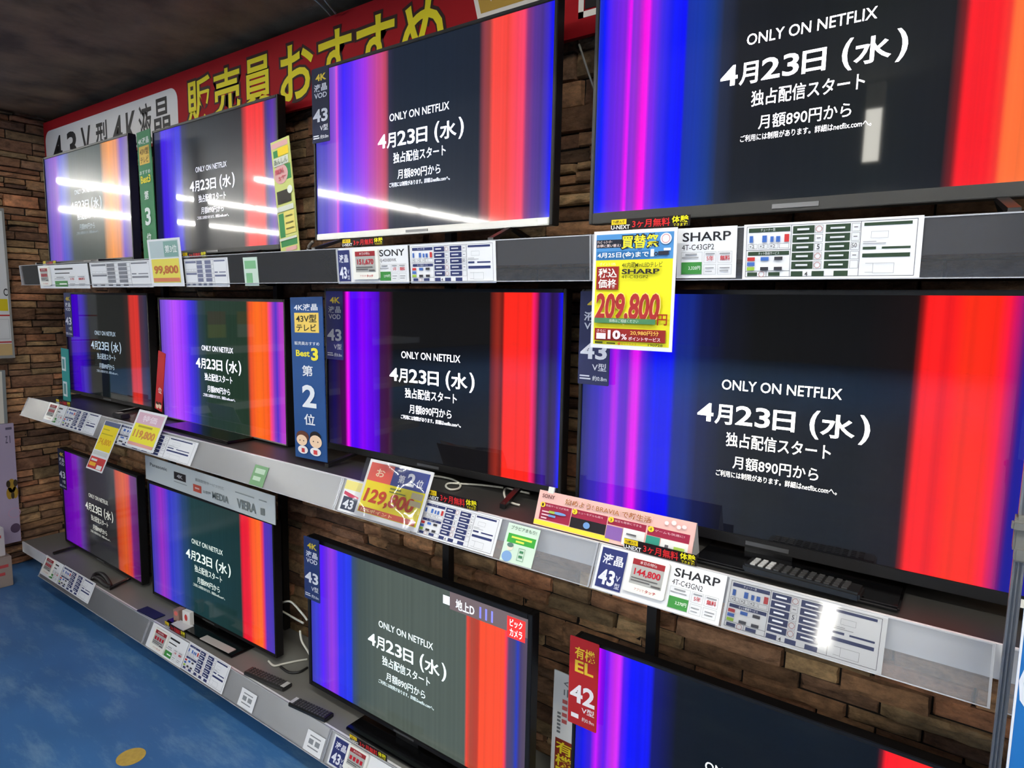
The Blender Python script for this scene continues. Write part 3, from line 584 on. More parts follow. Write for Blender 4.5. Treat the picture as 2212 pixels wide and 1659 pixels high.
prints(b, w, h, [('yellow_flash', (226, 214, 130), [('r', .0, .02, .3, .3)]), ('red_flash', (190, 70, 96), [('p', [(.02, .36), (.3, .5), (.3, .66), (.02, .46)])]), ('size_panel', (56, 62, 80), [('r', .03, .52, .24, .93)]), ('size_lettering', (220, 222, 228), [('t', '43', .05, .6, .2, .88, .03)])])
spec_card('M', [(917, 1079), (1086, 1120), (1063, 1204), (902, 1152)], 'navy spec card on the middle rail right of the second place poster')
strip('M', [(923, 1059), (1034, 1080), (1030, 1103), (921, 1077)], 'offer strip right of the second place poster')
b, w, h = card('info_card', 'M', [(1100, 1129), (1168, 1145), (1147, 1228), (1078, 1209)], (206, 226, 208), 'green and white info card on the middle rail below the tent sign', 'card')
prints(b, w, h, [('green_band', (62, 158, 62), [('r', .08, .26, .95, .5)]), ('band_lettering', (216, 226, 90), [('r', .2, .32, .84, .37), ('r', .36, .41, .62, .46)]), ('title_lettering', (74, 104, 80), [('t', 'ブラビアまもり!', .12, .05, .92, .15, .01)]), ('figure_dress', (126, 162, 206), [('e', .2, .86, .16, .14)]), ('figure_face', (232, 214, 196), [('e', .24, .62, .09, .08)]), ('figure_hair', (90, 120, 110), [('e', .23, .56, .1, .06)]), ('device_drawing', (70, 130, 90), [('o', .52, .58, .72, .9, .001), ('r', .56, .64, .68, .70), ('r', .56, .76, .68, .82)])])
brand_card('M', [(1299, 1175), (1571, 1244), (1552, 1353), (1278, 1269)], 'white price card with navy size panel, near end of the middle rail', 'SHARP', '4T-C43GN2', '3,270円', .24, b0=.60)
tag_on('M', [(1361, 1196), (1447, 1219), (1434, 1298), (1343, 1275)], '144,800', 'electronic price tag reading 144,800 on the middle rail')
spec_card('M', [(1575, 1245), (1914, 1336), (1908, 1459), (1559, 1354)], 'large navy spec card at the near right end of the middle rail', cover=True)
strip('M', [(1349, 1164), (1507, 1198), (1504, 1220), (1347, 1187)], 'offer strip in front of the pink tent sign')
# --- lowest shelf
brand_card('B', [(101, 1199), (140, 1221), (120, 1260), (85, 1237)], 'small white price card at the left end of the lowest rail', None, None, None, None, b0=.5)
tag_on('B', [(101, 1200), (120, 1211), (106, 1245), (89, 1235)], None, 'small electronic price tag at the left end of the lowest rail')
spec_card('B', [(141, 1222), (206, 1259), (191, 1305), (121, 1261)], 'small spec card at the left end of the lowest rail')
brand_card('B', [(332, 1349), (408, 1384), (391, 1446), (313, 1392)], 'white price card on the lowest rail under the header board television', None, None, None, None, b0=.5)
tag_on('B', [(336, 1354), (366, 1370), (350, 1415), (321, 1396)], None, 'electronic price tag on the lowest rail under the header board television')
spec_card('B', [(409, 1384), (497, 1438), (481, 1500), (393, 1446)], 'navy spec card on the lowest rail left of the white cards')
strip('B', [(358, 1341), (402, 1368), (400, 1379), (355, 1352)], 'offer strip on the lowest rail under the header board television')
for px, lb in (([(525, 1485), (555, 1503), (544, 1542), (511, 1520)], 'small white notice card on the lowest rail beside the spec card'), ([(665, 1574), (703, 1596), (692, 1640), (654, 1618)], 'small white notice card on the lowest rail nearest the viewer')):
    b, w, h = card('notice_card', 'B', px, WHITE, lb, 'card')
    prints(b, w, h, [('small_print', (130, 134, 138), [('r', .2, .18, .8, .24), ('r', .2, .35, .45, .6), ('r', .55, .35, .8, .6), ('r', .2, .72, .8, .78)])])
brand_card('B', [(726, 1580), (905, 1700), (885, 1765), (706, 1648)], 'white price card with navy panel on the lowest rail, nearest the viewer', None, None, None, .2, b0=.6)
tag_on('B', [(755, 1606), (797, 1632), (782, 1685), (738, 1657)], None, 'electronic price tag on the lowest rail nearest the viewer')
strip('B', [(757, 1585), (837, 1634), (834, 1647), (754, 1597)], 'offer strip on the lowest rail nearest the viewer')

# ------------------------------------------------------------------ price posters
def price_poster(k, px, label, off=0.02):
    o, ex, ey = rail_plane(k, off); return card('price_poster', k, px, WHITE, label, 'price poster', off=off, r=.002)
b, w, h = vboard('price_poster', [(1277, 503), (1459, 489), (1456, 761), (1282, 751)], YF - 0.025, WHITE, 'yellow price poster reading 209,800 with blue head on the top rail', 'price poster', thick=.002)
prints(b, w, h, [
    ('yellow_ground', YEL, [('r', .035, .245, .965, .965)]), ('blue_head', (74, 134, 190), [('r', .035, .03, .965, .245)]),
    ('date_band', (44, 104, 158), [('r', .05, .172, .70, .24)]),
    ('title_outline', (30, 34, 46), [('t', '買替祭', .335, .035, .82, .165, .075), ('r', .04, .075, .36, .142)]), ('title_lettering', (236, 220, 52), [('t', '買替祭', .355, .046, .80, .155, .018)]),
    ('tagline_lettering', (226, 206, 204), [('t', 'テレビ・レコーダー', .05, .08, .24, .105, .01), ('t', 'お得に買い替え!', .05, .112, .345, .138, .01)]),
    ('date_lettering', (232, 238, 242), [('t', '4月25日(金)まで', .06, .18, .69, .234, .018), ('r', .71, .165, .75, .225), ('r', .86, .16, .94, .18)]),
    ('seal', (226, 232, 240), [('e', .88, .085, .065, .045)]), ('seal_ring', (196, 60, 60), [('g', .88, .085, .009, .001)]), ('appliance_drawing', (42, 42, 56), [('r', .80, .185, .92, .215), ('g', .775, .205, .004, .002)]),
    ('tax_panel', (138, 36, 34), [('r', .06, .30, .34, .495)]), ('point_panel', (138, 36, 34), [('r', .06, .825, .93, .93)]),
    ('tax_lettering', (238, 236, 226), [('t', '税込', .085, .315, .32, .395, .018), ('t', '価格', .085, .405, .32, .482, .018)]), ('ribbon_lettering', (224, 222, 190), [('t', 'ポイント10%', .1, .265, .30, .292)]),
    ('type_lettering', (64, 66, 20), [('t', '4K内蔵MiniLEDテレビ', .38, .268, .86, .314, .006), ('t', '4T-C43GP2', .38, .376, .70, .402)]), ('brand_lettering', INK, [('t', 'SHARP', .38, .324, .83, .366, .03)]),
    ('price_outline', (244, 214, 120), [('t', '209,800', .05, .517, .862, .795, .055, .12)]), ('price_lettering', (158, 44, 44), [('t', '209,800', .06, .526, .852, .787, .034, .12)]), ('yen_lettering', (150, 44, 20), [('t', '円', .83, .694, .945, .785, .018)]),
    ('green_band', (72, 124, 84), [('r', .06, .737, .81, .78)]), ('band_lettering', (206, 218, 206), [('t', '価格はご相談ください', .25, .744, .61, .772)]),
    ('point_lettering', (240, 220, 224), [('t', '10', .24, .838, .40, .916, .05), ('t', '%', .41, .868, .48, .916, .02), ('t', 'ポイントサービス', .50, .888, .88, .92, .012), ('t', 'さらに', .10, .835, .215, .858), ('r', .095, .867, .215, .918)]), ('bonus_lettering', (232, 186, 84), [('t', '20,980円分', .52, .835, .86, .876, .012)]),
    ('code_lettering', (54, 60, 20), [('t', '190728', .74, .94, .91, .96, .02), ('r', .08, .94, .18, .957), ('r', .23, .945, .34, .957)]), ('shop_lettering', (184, 90, 34), [('t', 'ビックカメラ', .42, .94, .60, .96), ('e', .39, .95, .018, .012)])])
b, w, h = price_poster('M', [(796, 991), (938, 1019), (902, 1152), (769, 1111)], 'large yellow price poster reading 129,800 on the middle rail')
PB = b
prints(b, w, h, [('yellow_ground', (236, 222, 40), [('r', .04, .37, .96, .93)]), ('red_corner', (222, 96, 84), [('r', .04, .05, .42, .37)]), ('navy_head', (58, 70, 138), [('r', .42, .05, .96, .37)]), ('rank_lettering', (226, 228, 236), [('t', '第', .52, .16, .62, .3, .03), ('t', '2', .65, .1, .77, .32, .04), ('t', '位', .80, .17, .90, .31, .03)]), ('corner_lettering', (240, 220, 190), [('t', 'お', .16, .14, .30, .28, .03)]),
                 ('price_lettering', (196, 70, 36), [('t', '129,800', .08, .50, .86, .78, .035, .1)]), ('tan_boxes', (198, 186, 150), [('r', .78, .40, .95, .5), ('r', .78, .53, .95, .62)]), ('red_band', (196, 86, 66), [('r', .06, .83, .94, .92)]), ('band_lettering', (236, 206, 150), [('t', '10%ポイント', .1, .845, .6, .905, .02)]), ('type_lettering', (120, 130, 40), [('r', .45, .41, .62, .44), ('r', .45, .47, .7, .49)])])
# clear buckled sleeve over that poster
bm = bmesh.new(); n = 24; V = [[None] * (n + 1) for _ in range(n + 1)]
for i in range(n + 1):
    for j in range(n + 1):
        u, v = i / n, j / n
        V[i][j] = bm.verts.new((u * w, v * h, .013 + .0062 * math.sin(6.0 * u + 2.6 * v + .3) + .0030 * math.sin(8 * v - 5 * u)))
for i in range(n):
    for j in range(n): bm.faces.new((V[i][j], V[i + 1][j], V[i + 1][j + 1], V[i][j + 1]))
link('clear_sleeve', done(bm, 'clear_sleeve', True), SLEEVE, PB)
b, w, h = price_poster('M', [(294, 884), (359, 895), (335, 978), (276, 966)], 'price poster with pink head on the middle rail at left')
prints(b, w, h, [('pink_head', (210, 172, 188), [('r', .06, .06, .94, .36)]), ('yellow_ground', (232, 222, 60), [('r', .06, .36, .94, .86)]), ('head_lettering', (232, 216, 224), [('t', '特価', .25, .12, .75, .3, .03)]), ('price_lettering', (204, 140, 70), [('t', '119,800', .12, .52, .88, .76, .05)]), ('type_lettering', (170, 160, 40), [('r', .2, .4, .7, .45)]), ('red_band', (222, 160, 150), [('r', .06, .86, .94, .94)])])
b, w, h = price_poster('T', [(316, 519), (388, 512), (398, 617), (330, 620)], 'small price poster with grey green head on the top rail at left', .012)
prints(b, w, h, [('pale_head', (176, 192, 192), [('r', .06, .04, .94, .40)]), ('green_head', (122, 160, 150), [('r', .5, .06, .92, .38)]), ('yellow_ground', (224, 210, 84), [('r', .08, .42, .92, .92)]), ('rank_lettering', (222, 230, 226), [('t', '第3位', .54, .14, .9, .3, .03)]), ('price_lettering', (184, 100, 52), [('t', '99,800', .14, .56, .88, .76, .04)]), ('red_band', (206, 120, 84), [('r', .1, .82, .9, .90)])])
b, w, h = price_poster('M', [(217, 905), (250, 912), (234, 1027), (196, 1015)], 'narrow yellow poster hanging below the middle rail at left', .012)
prints(b, w, h, [('navy_head', (84, 92, 124), [('r', .04, .01, .97, .1)]), ('yellow_ground', (238, 214, 36), [('r', .05, .1, .95, .6)]), ('red_block', (196, 60, 60), [('r', .05, .74, .95, .97)]), ('orange_lettering', (216, 160, 30), [('t', '74,800', .12, .36, .85, .5, .04)]), ('type_lettering', (190, 170, 30), [('r', .12, .17, .5, .19), ('r', .12, .26, .8, .28)]), ('grey_band', (204, 206, 202), [('r', .08, .62, .92, .7)]), ('yellow_patch', (236, 178, 52), [('r', .12, .85, .5, .92)]), ('white_patch', (226, 226, 222), [('r', .6, .88, .9, .96), ('r', .15, .78, .5, .82)])])

# ------------------------------------------------------------------ size tags hanging on the sets
def size_tag(px, Y, label, num='43', m='0.8', rgb=(36, 44, 92), fine=True, red=False):
    b, w, h = vboard('size_tag', px, Y, rgb, label, 'size tag', 'size tags on the televisions', .0016, .003)
    if red:
        ly = [('kind_lettering', (226, 190, 56), [('t', '有機', .18, .10, .88, .235, .02), ('t', 'EL', .2, .255, .84, .39, .03)]), ('size_lettering', (236, 230, 230), [('t', num, .06, .53, .92, .74, .03), ('t', 'V型', .48, .765, .92, .835, .01), ('t', '約0.9m', .5, .88, .92, .93), ('r', .12, .87, .38, .92)])]
    else:
        ly = [('kind_lettering', (220, 192, 60), [('t', '4K', .24, .085, .86, .175, .03)]), ('size_lettering', (214, 216, 224), [('t', '液晶', .14, .215, .9, .315, .02), ('t', 'VOD', .16, .335, .88, .405, .02), ('t', num, .06, .55, .92, .725, .03), ('t', 'V型', .46, .765, .92, .845, .01), ('t', '約%sm' % m, .48, .90, .94, .955, .01), ('r', .06, .90, .38, .915), ('r', .06, .93, .42, .945)])]
    prints(b, w, h, ly); return b
size_tag([(672, 150), (712, 141), (710, 307), (676, 308)], 1.436, 'dark blue size tag on the television under the yellow lettering', rgb=(26, 32, 56))
size_tag([(704, 629), (741, 629), (740, 777), (706, 776)], 1.448, 'blue size tag on the black television beside the ranking board', rgb=(50, 52, 120))
size_tag([(1252, 629), (1320, 629), (1316, 834), (1250, 829)], 1.418, 'dark blue size tag half behind the yellow price poster', rgb=(48, 52, 86))
size_tag([(138, 633), (153, 633), (157, 728), (142, 727)], 1.482, 'dark blue size tag at far left of the middle shelf', rgb=(52, 58, 96))
size_tag([(123, 966), (140, 974), (143, 1060), (130, 1052)], 1.437, 'dark blue size tag at far left of the lowest shelf', rgb=(24, 28, 58))
size_tag([(652, 1155), (688, 1168), (692, 1304), (662, 1292)], 1.375, 'dark blue size tag on the grey screened television', rgb=(36, 52, 98))
size_tag([(1231, 1369), (1294, 1395), (1288, 1582), (1227, 1560)], 1.40, 'red organic display size tag on the near lowest television', '42', rgb=(168, 36, 40), red=True)

# ------------------------------------------------------------------ upright boards between the sets
b, w, h = tboard('ranking_board', [(627, 644), (695, 639), (707, 1000), (638, 985)], 1.36, (36, 74, 128), 'tall dark blue second place ranking board on the middle shelf', 'board')
prints(b, w, h, [('gold_panel', (234, 200, 96), [('r', .12, .095, .88, .215)]), ('head_lettering', (222, 224, 230), [('t', '4K液晶', .12, .04, .86, .082, .03), ('t', '販売員おすすめ', .1, .27, .88, .292, .01)]), ('panel_lettering', (50, 46, 30), [('t', '43V型', .18, .105, .82, .152, .02), ('t', 'テレビ', .18, .163, .80, .207, .02)]), ('best_lettering', (232, 218, 62), [('t', 'Best', .14, .322, .58, .362, .03), ('t', '3', .62, .306, .84, .384, .04)]),
                 ('rank_lettering', (226, 228, 232), [('t', '第', .32, .415, .66, .482, .03), ('t', '2', .30, .535, .74, .675, .03), ('t', '位', .34, .715, .68, .785, .03)]),
                 ('staff_hair', (92, 54, 40), [('e', .27, .862, .20, .036)]), ('staff_dark_hair', (34, 30, 32), [('e', .68, .850, .17, .032)]), ('staff_faces', (240, 206, 172), [('e', .25, .886, .17, .034), ('e', .69, .882, .19, .04)]), ('staff_eyes', (60, 40, 34), [('e', .19, .888, .018, .004), ('e', .31, .888, .018, .004), ('e', .62, .882, .018, .004), ('e', .76, .882, .018, .004)]), ('staff_shirts', (236, 232, 230), [('e', .28, .945, .16, .026), ('e', .68, .945, .17, .026)]), ('staff_vests', (190, 60, 62), [('r', .24, .935, .34, .962), ('r', .62, .935, .74, .962)])])
b, w, h = tboard('ranking_board', [(294, 287), (324, 278), (340, 560), (312, 562)], 1.40, (44, 116, 72), 'tall green third place ranking board on the top shelf', 'board')
prints(b, w, h, [('gold_panel', (214, 176, 76), [('r', .12, .115, .86, .255)]), ('head_lettering', (206, 220, 208), [('t', '4K液晶', .1, .05, .88, .1, .02), ('t', 'おすすめ', .08, .30, .86, .33, .01)]), ('panel_lettering', (110, 84, 34), [('t', '43V型', .18, .13, .82, .18, .02), ('t', 'テレビ', .2, .195, .8, .245, .02)]), ('best_lettering', (224, 208, 50), [('t', 'Best3', .14, .34, .86, .40, .03)]), ('rank_lettering', (222, 232, 224), [('t', '第', .34, .46, .66, .53, .03), ('t', '3', .30, .59, .72, .73, .03), ('t', '位', .34, .79, .68, .86, .03)])])
b, w, h = tboard('promo_board', [(584, 304), (623, 298), (648, 545), (607, 548)], 1.42, (196, 202, 120), 'narrow yellow green promotional board on the top shelf', 'board')
prints(b, w, h, [('green_blocks', (58, 130, 76), [('r', .1, .085, .36, .145), ('r', .6, .23, .95, .36), ('r', .06, .64, .34, .85), ('r', .06, .88, .94, .935)]), ('pink_band', (214, 164, 160), [('r', .04, .02, .92, .065)]), ('pink_seal', (214, 164, 160), [('e', .42, .30, .38, .085)]), ('pink_footer', (214, 164, 160), [('r', .3, .945, .9, .98)]), ('yellow_patch', (232, 200, 48), [('r', .36, .075, .94, .145)]), ('cream_note', (220, 206, 110), [('r', .38, .635, .94, .83)]), ('pale_bands', (206, 210, 196), [('r', .02, .86, .96, .88), ('r', .04, .58, .94, .625), ('r', .1, .155, .9, .225)]), ('picture', (50, 46, 40), [('r', .12, .445, .86, .555)]), ('rosette', (226, 230, 214), [('e', .84, .455, .14, .035)]), ('red_lettering', (200, 84, 96), [('t', '無料', .14, .25, .62, .30, .03), ('t', '5年', .3, .315, .72, .36, .03)]), ('grey_lettering', (120, 130, 110), [('t', 'あんしん', .14, .165, .86, .215, .02)]), ('small_print', (110, 106, 60), [('r', .48, .67, .84, .68), ('r', .46, .73, .86, .74), ('r', .46, .78, .86, .79)])])
b, w, h = tboard('promo_board', [(131, 754), (147, 752), (152, 868), (137, 868)], 1.40, (34, 140, 136), 'narrow teal board at far left of the middle shelf', 'board')
prints(b, w, h, [('white_patches', (210, 220, 220), [('r', .05, .16, .6, .42), ('r', .1, .62, .65, .90)]), ('small_print', (90, 140, 140), [('r', .15, .2, .45, .38), ('r', .2, .66, .5, .86)])])
# red board that leans between two sets
b, w, h = tboard('promo_board', [(345, 762), (354, 760), (352, 885), (331, 886)], 1.42, (186, 40, 42), 'red leaning board between two televisions on the middle shelf', 'board')
prints(b, w, h, [('lettering', (232, 220, 216), [('t', '位', .35, .60, .85, .70, .03)]), ('staff_faces', (236, 204, 176), [('e', .35, .93, .22, .05), ('e', .78, .91, .2, .05)]), ('staff_hair', (70, 44, 36), [('e', .35, .885, .22, .025), ('e', .78, .865, .2, .022)])])
b, w, h = tboard('promo_board', [(1197, 1451), (1262, 1467), (1250, 1700), (1188, 1690)], 1.50, (222, 222, 218), 'white board with yellow vertical lettering behind the red size tag', 'board')
prints(b, w, h, [('maroon_panel', (126, 44, 30), [('r', .13, .60, .8, .995)]), ('yellow_lettering', (226, 206, 40), [('t', '有', .16, .62, .74, .73, .04), ('t', '機', .16, .74, .74, .85, .04), ('t', 'E', .18, .86, .72, .97, .04)]), ('grey_lettering', (110, 112, 112), [('p', [(.34, .085), (.50, .06), (.50, .07), (.40, .085), (.50, .10), (.50, .11)]), ('r', .36, .14, .40, .19), ('r', .47, .13, .51, .20)] + [('r', .17, .36 + .034 * i, .29, .38 + .034 * i) for i in range(6)]), ('red_lettering', (190, 96, 92), [('r', .33, .23 + .06 * i, .50, .265 + .06 * i) for i in range(4)])])
# header board on the teal set
b, w, h = tboard('header_board', [(313, 991), (594, 1062), (594, 1132), (316, 1036)], 1.395, (212, 216, 212), 'white header board fixed along the top of the teal television', 'sign')
PX = lambda x, y: None
prints(b, w, h, [('brand_lettering', (84, 88, 90), [('t', 'Panasonic', .045, .24, .20, .38, .02)]), ('label_block', (46, 40, 40), [('r', .26, .28, .36, .58)]), ('block_lettering', (198, 194, 194), [('t', '4K', .285, .36, .335, .50, .03)]), ('orange_block', (204, 86, 66), [('r', .42, .52, .485, .80)]), ('orange_lettering', (232, 190, 180), [('r', .435, .62, .47, .68)]), ('line_lettering', (150, 156, 152), [('t', '動画配信サービス対応', .44, .26, .66, .38), ('r', .74, .27, .87, .31), ('r', .90, .27, .95, .31), ('r', .26, .66, .37, .69)]), ('media_lettering', (128, 134, 130), [('t', 'お部屋', .50, .62, .56, .74, .01), ('t', 'MEDIA', .57, .56, .69, .82, .02), ('t', 'VIERA', .75, .50, .88, .84, .03), ('r', .91, .56, .935, .80)])])

# ------------------------------------------------------------------ tent sign on the middle shelf
zt = ZS['M']
fl, fr = atY(1152, 1129, 1.325), atY(1493, 1192, 1.325); x0, x1 = fl.x, fr.x
tl = 1.352; hgt = 0.082
ey = Vector((0, .028, hgt)).normalized(); lw = x1 - x0; lh = Vector((0, .028, hgt)).length
b = sheet('tent_sign', lw, lh, .0012, paper((226, 180, 172)), frame_mw(Vector((x0, 1.325, zt + .0012)), EX, ey))
tag(b, 'pink folded tent sign with four numbered panels on the middle shelf', 'sign')
PK = (146, 34, 62)
prints(b, lw, lh, [('panel_fields', PK, [('r', .03, .33, .245, .82), ('r', .25, .33, .485, .56), ('r', .49, .33, .725, .52), ('r', .735, .33, .975, .56)]), ('yellow_line', (232, 214, 66), [('r', .0, .85, .52, .98)]), ('dark_panel', (30, 26, 30), [('r', .25, .56, .485, .84)]), ('violet_panel', (130, 92, 160), [('r', .49, .55, .59, .90)]), ('white_panels', (226, 226, 224), [('r', .595, .52, .725, .96), ('r', .82, .57, .975, .97)]), ('teal_panel', (50, 140, 122), [('r', .735, .57, .815, .96)]),
                   ('number_marks', (236, 206, 50), [('e', .045, .40, .018, .075), ('e', .27, .40, .018, .075), ('e', .51, .39, .018, .075), ('e', .755, .40, .018, .075)]), ('numbers', (60, 40, 30), [('t', str(i + 1), x, .36, x + .014, .44) for i, x in enumerate((.038, .262, .502, .747))]),
                   ('brand_lettering', (110, 70, 66), [('t', 'SONY', .03, .09, .12, .2, .02)]), ('title_outline', (240, 216, 206), [('t', '始めよう! BRAVIA で新生活', .19, .08, .755, .27, .06)]), ('title_lettering', (172, 104, 60), [('t', '始めよう! BRAVIA で新生活', .195, .09, .75, .26, .02)]),
                   ('panel_lettering', (226, 186, 194), [('t', '動画サービスが充実', .07, .37, .23, .43), ('t', 'ニューモデルも続々', .295, .37, .46, .43), ('t', '設定も簡単にできる', .535, .36, .70, .42), ('t', 'ゲームも快適に!', .78, .38, .95, .44), ('r', .05, .56, .10, .60), ('r', .05, .65, .10, .69), ('r', .05, .74, .09, .78)]), ('colour_chips', (110, 150, 200), [('e', .17, .56, .05, .04), ('r', .10, .64, .15, .70), ('e', .365, .70, .022, .09)]), ('green_chips', (160, 190, 80), [('r', .1, .53, .14, .60), ('r', .90, .70, .96, .88)]), ('blossoms', (240, 222, 220), [('e', .84, .16, .012, .05), ('e', .88, .12, .014, .06), ('e', .91, .2, .012, .05), ('e', .94, .17, .013, .05)]), ('product_drawing', (90, 90, 96), [('r', .62, .64, .68, .68), ('r', .85, .70, .87, .86)])])
bm = bmesh.new()
for q in (((0, lh, -.0012), (lw, lh, -.0012), (lw, lh - .072, -.052), (0, lh - .072, -.052)),):
    A = [bm.verts.new(p) for p in q]; B = [bm.verts.new((p[0], p[1], p[2] - .001)) for p in q]
    bm.faces.new(A); bm.faces.new(B[::-1])
    for i in range(4): bm.faces.new((A[i], A[(i + 1) % 4], B[(i + 1) % 4], B[i]))
bmesh.ops.recalc_face_normals(bm, faces=bm.faces)
link('back_leaf', done(bm, 'back_leaf'), paper((214, 214, 212)), b)
boxobj('clip', lw * .06, lw * .10, lh - .004, lh + .012, -.004, .001, mat((214, 214, 206), .4), b)
bm = bmesh.new()
A = [bm.verts.new(p) for p in ((lw, 0.002, 0), (lw, lh, 0), (lw, lh - .072, -.052))]; B = [bm.verts.new((p.co.x - .001, p.co.y, p.co.z)) for p in A]
bm.faces.new(A); bm.faces.new(B[::-1])
for i in range(3): bm.faces.new((A[i], A[(i + 1) % 3], B[(i + 1) % 3], B[i]))
bmesh.ops.recalc_face_normals(bm, faces=bm.faces)
link('end_flap', done(bm, 'end_flap'), paper((196, 196, 194)), b)

# ------------------------------------------------------------------ remote controls, leaflets and small shelf things
def remote(px0, px1, z, wid, label, col=(26, 25, 25), silver=False):
    a, c = atZ(px0[0], px0[1], z), atZ(px1[0], px1[1], z); d = (c - a); ln = d.length; ex = d.normalized(); ey = Vector((-ex.y, ex.x, 0))
    o = boxobj('remote_control', 0, ln, -wid / 2, wid / 2, 0, .016, mat(col, .4), None, .004, frame_mw(Vector((a.x, a.y, z + .0005)), ex, ey))
    tag(o, label, 'remote')
    bm = bmesh.new(); bs = bmesh.new(); nx = 12
    for i in range(nx):
        for j in range(4):
            x = ln * (.06 + .86 * i / nx); y = wid * (-.36 + .21 * j)
            tgt = bs if (silver and i < 3) else bm
            box(tgt, x, x + ln * .045, y, y + wid * .13, .0155, .0185)
    link('buttons', done(bm, 'buttons'), mat((46, 46, 46) if silver else (70, 70, 68), .5), o)
    if silver: link('pale_buttons', done(bs, 'pale_buttons'), mat((176, 176, 174), .4), o)
    else: bs.free()
    if not silver: boxobj('label_plate', ln * .90, ln * .985, -wid * .36, wid * .36, .0155, .0172, mat((190, 190, 186), .4), o)
    return o
remote((1612, 1226), (1862, 1292), ZS['M'] + .012, .052, 'long black remote lying before the wide black television', (13, 13, 13), silver=True)
remote((536, 1453), (622, 1490), ZS['B'], .045, 'dark grey remote on the lowest shelf beside the loose white cables', (38, 38, 36))
remote((712, 1556), (632, 1520), ZS['B'], .045, 'black remote on the lowest shelf at the corner of the grey screened set', (24, 24, 24))
def small_box(name, px, z, w, d, h, rgb, label, cat, rz=0.0, face=None):
    p = atZ(px[0], px[1], z); o = boxobj(name, -w / 2, w / 2, -d / 2, d / 2, 0, h, paper(rgb), None, .0008)
    o.location = (p.x, p.y, z + .0005); o.rotation_euler = (0, 0, rz); tag(o, label, cat)
    if face:
        pr = Print(w, h)
        for it in face[1]: pr.add(it)
        me = bpy.data.meshes.new('mark'); me.from_pydata([(x - w / 2, -d / 2 - .0004, y) for x, y in pr.v], [], pr.f); link('mark', me, paper(face[0]), o)
    return o
small_box('cube_sign', (388, 1338), ZS['B'] + .012, .034, .034, .05, (150, 120, 110), 'small brown and red cube sign on the lowest shelf', 'sign', .2, ((222, 110, 100), [('e', .5, .3, .34, .22)]))
small_box('cube_sign', (407, 1348), ZS['B'] + .012, .052, .02, .06, (228, 226, 222), 'small white card with red mark on the lowest shelf', 'sign', .1, ((200, 70, 66), [('e', .5, .45, .2, .25)]))
small_box('leaflet', (392, 1352), ZS['B'] + .012, .10, .05, .004, (214, 214, 216), 'white leaflet flat in front of the teal television', 'leaflet', .1)
small_box('leaflet', (470, 1392), ZS['B'] + .012, .20, .035, .003, (176, 172, 166), 'long creased silver leaflet before the teal television', 'leaflet', .05)
small_box('name_plate', (326, 1325), ZS['B'], .15, .05, .004, (28, 34, 70), 'navy plate lying on the lowest shelf before the teal television', 'plate', .05)
p = atZ(262, 903, ZS['M']); o = boxobj('power_adapter', -.045, .045, -.02, .02, 0, .022, mat((18, 17, 17), .5), None, .004); o.location = (p.x, p.y, ZS['M'] + .0005)
tag(o, 'small black power adapter on the middle shelf before the far left sets', 'adapter')
boxobj('pale_label', -.03, .0, -.012, .012, .0218, .0226, mat((170, 168, 160), .5), o)
# black coiled lead at far left of the lowest shelf
P = [atZ(x, y, ZS['B'] + .012) for x, y in ((200, 1250), (206, 1240), (220, 1240), (232, 1252), (238, 1266), (226, 1262), (214, 1252), (204, 1248))]
tag(link('cable_coil', tube_mesh(P, .010, 'cable_coil'), MATTB), 'black coiled lead on the lowest shelf at far left', 'cable')
def cable(pts, r, label, rgb=(206, 204, 192)):
    tag(link('power_cable', tube_mesh(pts, r, 'power_cable'), mat(rgb, .5)), label, 'cable')
zc = ZS['M'] + .004
cable([atZ(600 + x * .31646, 900 + y * .31646, zc) for x, y in ((1020, 398), (1120, 412), (1200, 432), (1245, 462), (1235, 490), (1180, 498), (1148, 478), (1165, 456), (1240, 458), (1400, 468), (1540, 485))], .0032, 'looped white cable on the middle shelf under the black television')
cable([atZ(600 + x * .31646, 900 + y * .31646, zc) for x, y in ((1720, 524), (1620, 502), (1562, 490), (1545, 520), (1560, 566), (1600, 590), (1650, 604))], .0032, 'white cable curling at the right foot of the black television')
zc = ZS['B'] + .004
yb = lambda x, y, Y: atY(x, y, Y)
cable([yb(608, 1302, 1.50), yb(628, 1300, 1.48), yb(650, 1322, 1.46), yb(664, 1340, 1.46)], .004, 'topmost white cable looping between two lowest televisions')
cable([yb(606, 1318, 1.52), yb(630, 1332, 1.50), yb(655, 1346, 1.47)], .004, 'short white cable beneath the topmost loop between two lowest televisions')
cable([yb(648, 1362, 1.46), yb(652, 1385, 1.45), yb(664, 1405, 1.45), yb(672, 1420, 1.46)], .004, 'white cable hanging down beside the grey screened television')
cable([atZ(x, y, zc) for x, y in ((580, 1428), (592, 1438), (612, 1434), (640, 1428), (664, 1424))], .004, 'white cable lying along the lowest shelf behind the remotes')
cable([atZ(x, y, zc) for x, y in ((606, 1440), (624, 1452), (646, 1452), (664, 1442))], .005, 'black cable curving on the lowest shelf behind the remotes', (22, 22, 22))
cable([yb(664, 548, 1.52), yb(668, 532, 1.52), yb(676, 522, 1.52)], .006, 'grey cable at the left foot of the pale edged television', (120, 116, 112))
cable([yb(1251, 96, 1.60), yb(1262, 130, 1.60), yb(1274, 165, 1.60), yb(1283, 192, 1.60)], .003, 'thin pale cable down the stone wall between the two nearest top televisions', (176, 170, 160))
cable([yb(668, -10, 1.50), yb(690, 8, 1.52), yb(714, 33, 1.575)], .003, 'left one of two thin wires tying the red sign to the ceiling', (150, 148, 142))
cable([yb(690, -14, 1.50), yb(706, 6, 1.52), yb(726, 30, 1.575)], .003, 'right one of two thin wires tying the red sign to the ceiling', (150, 148, 142))

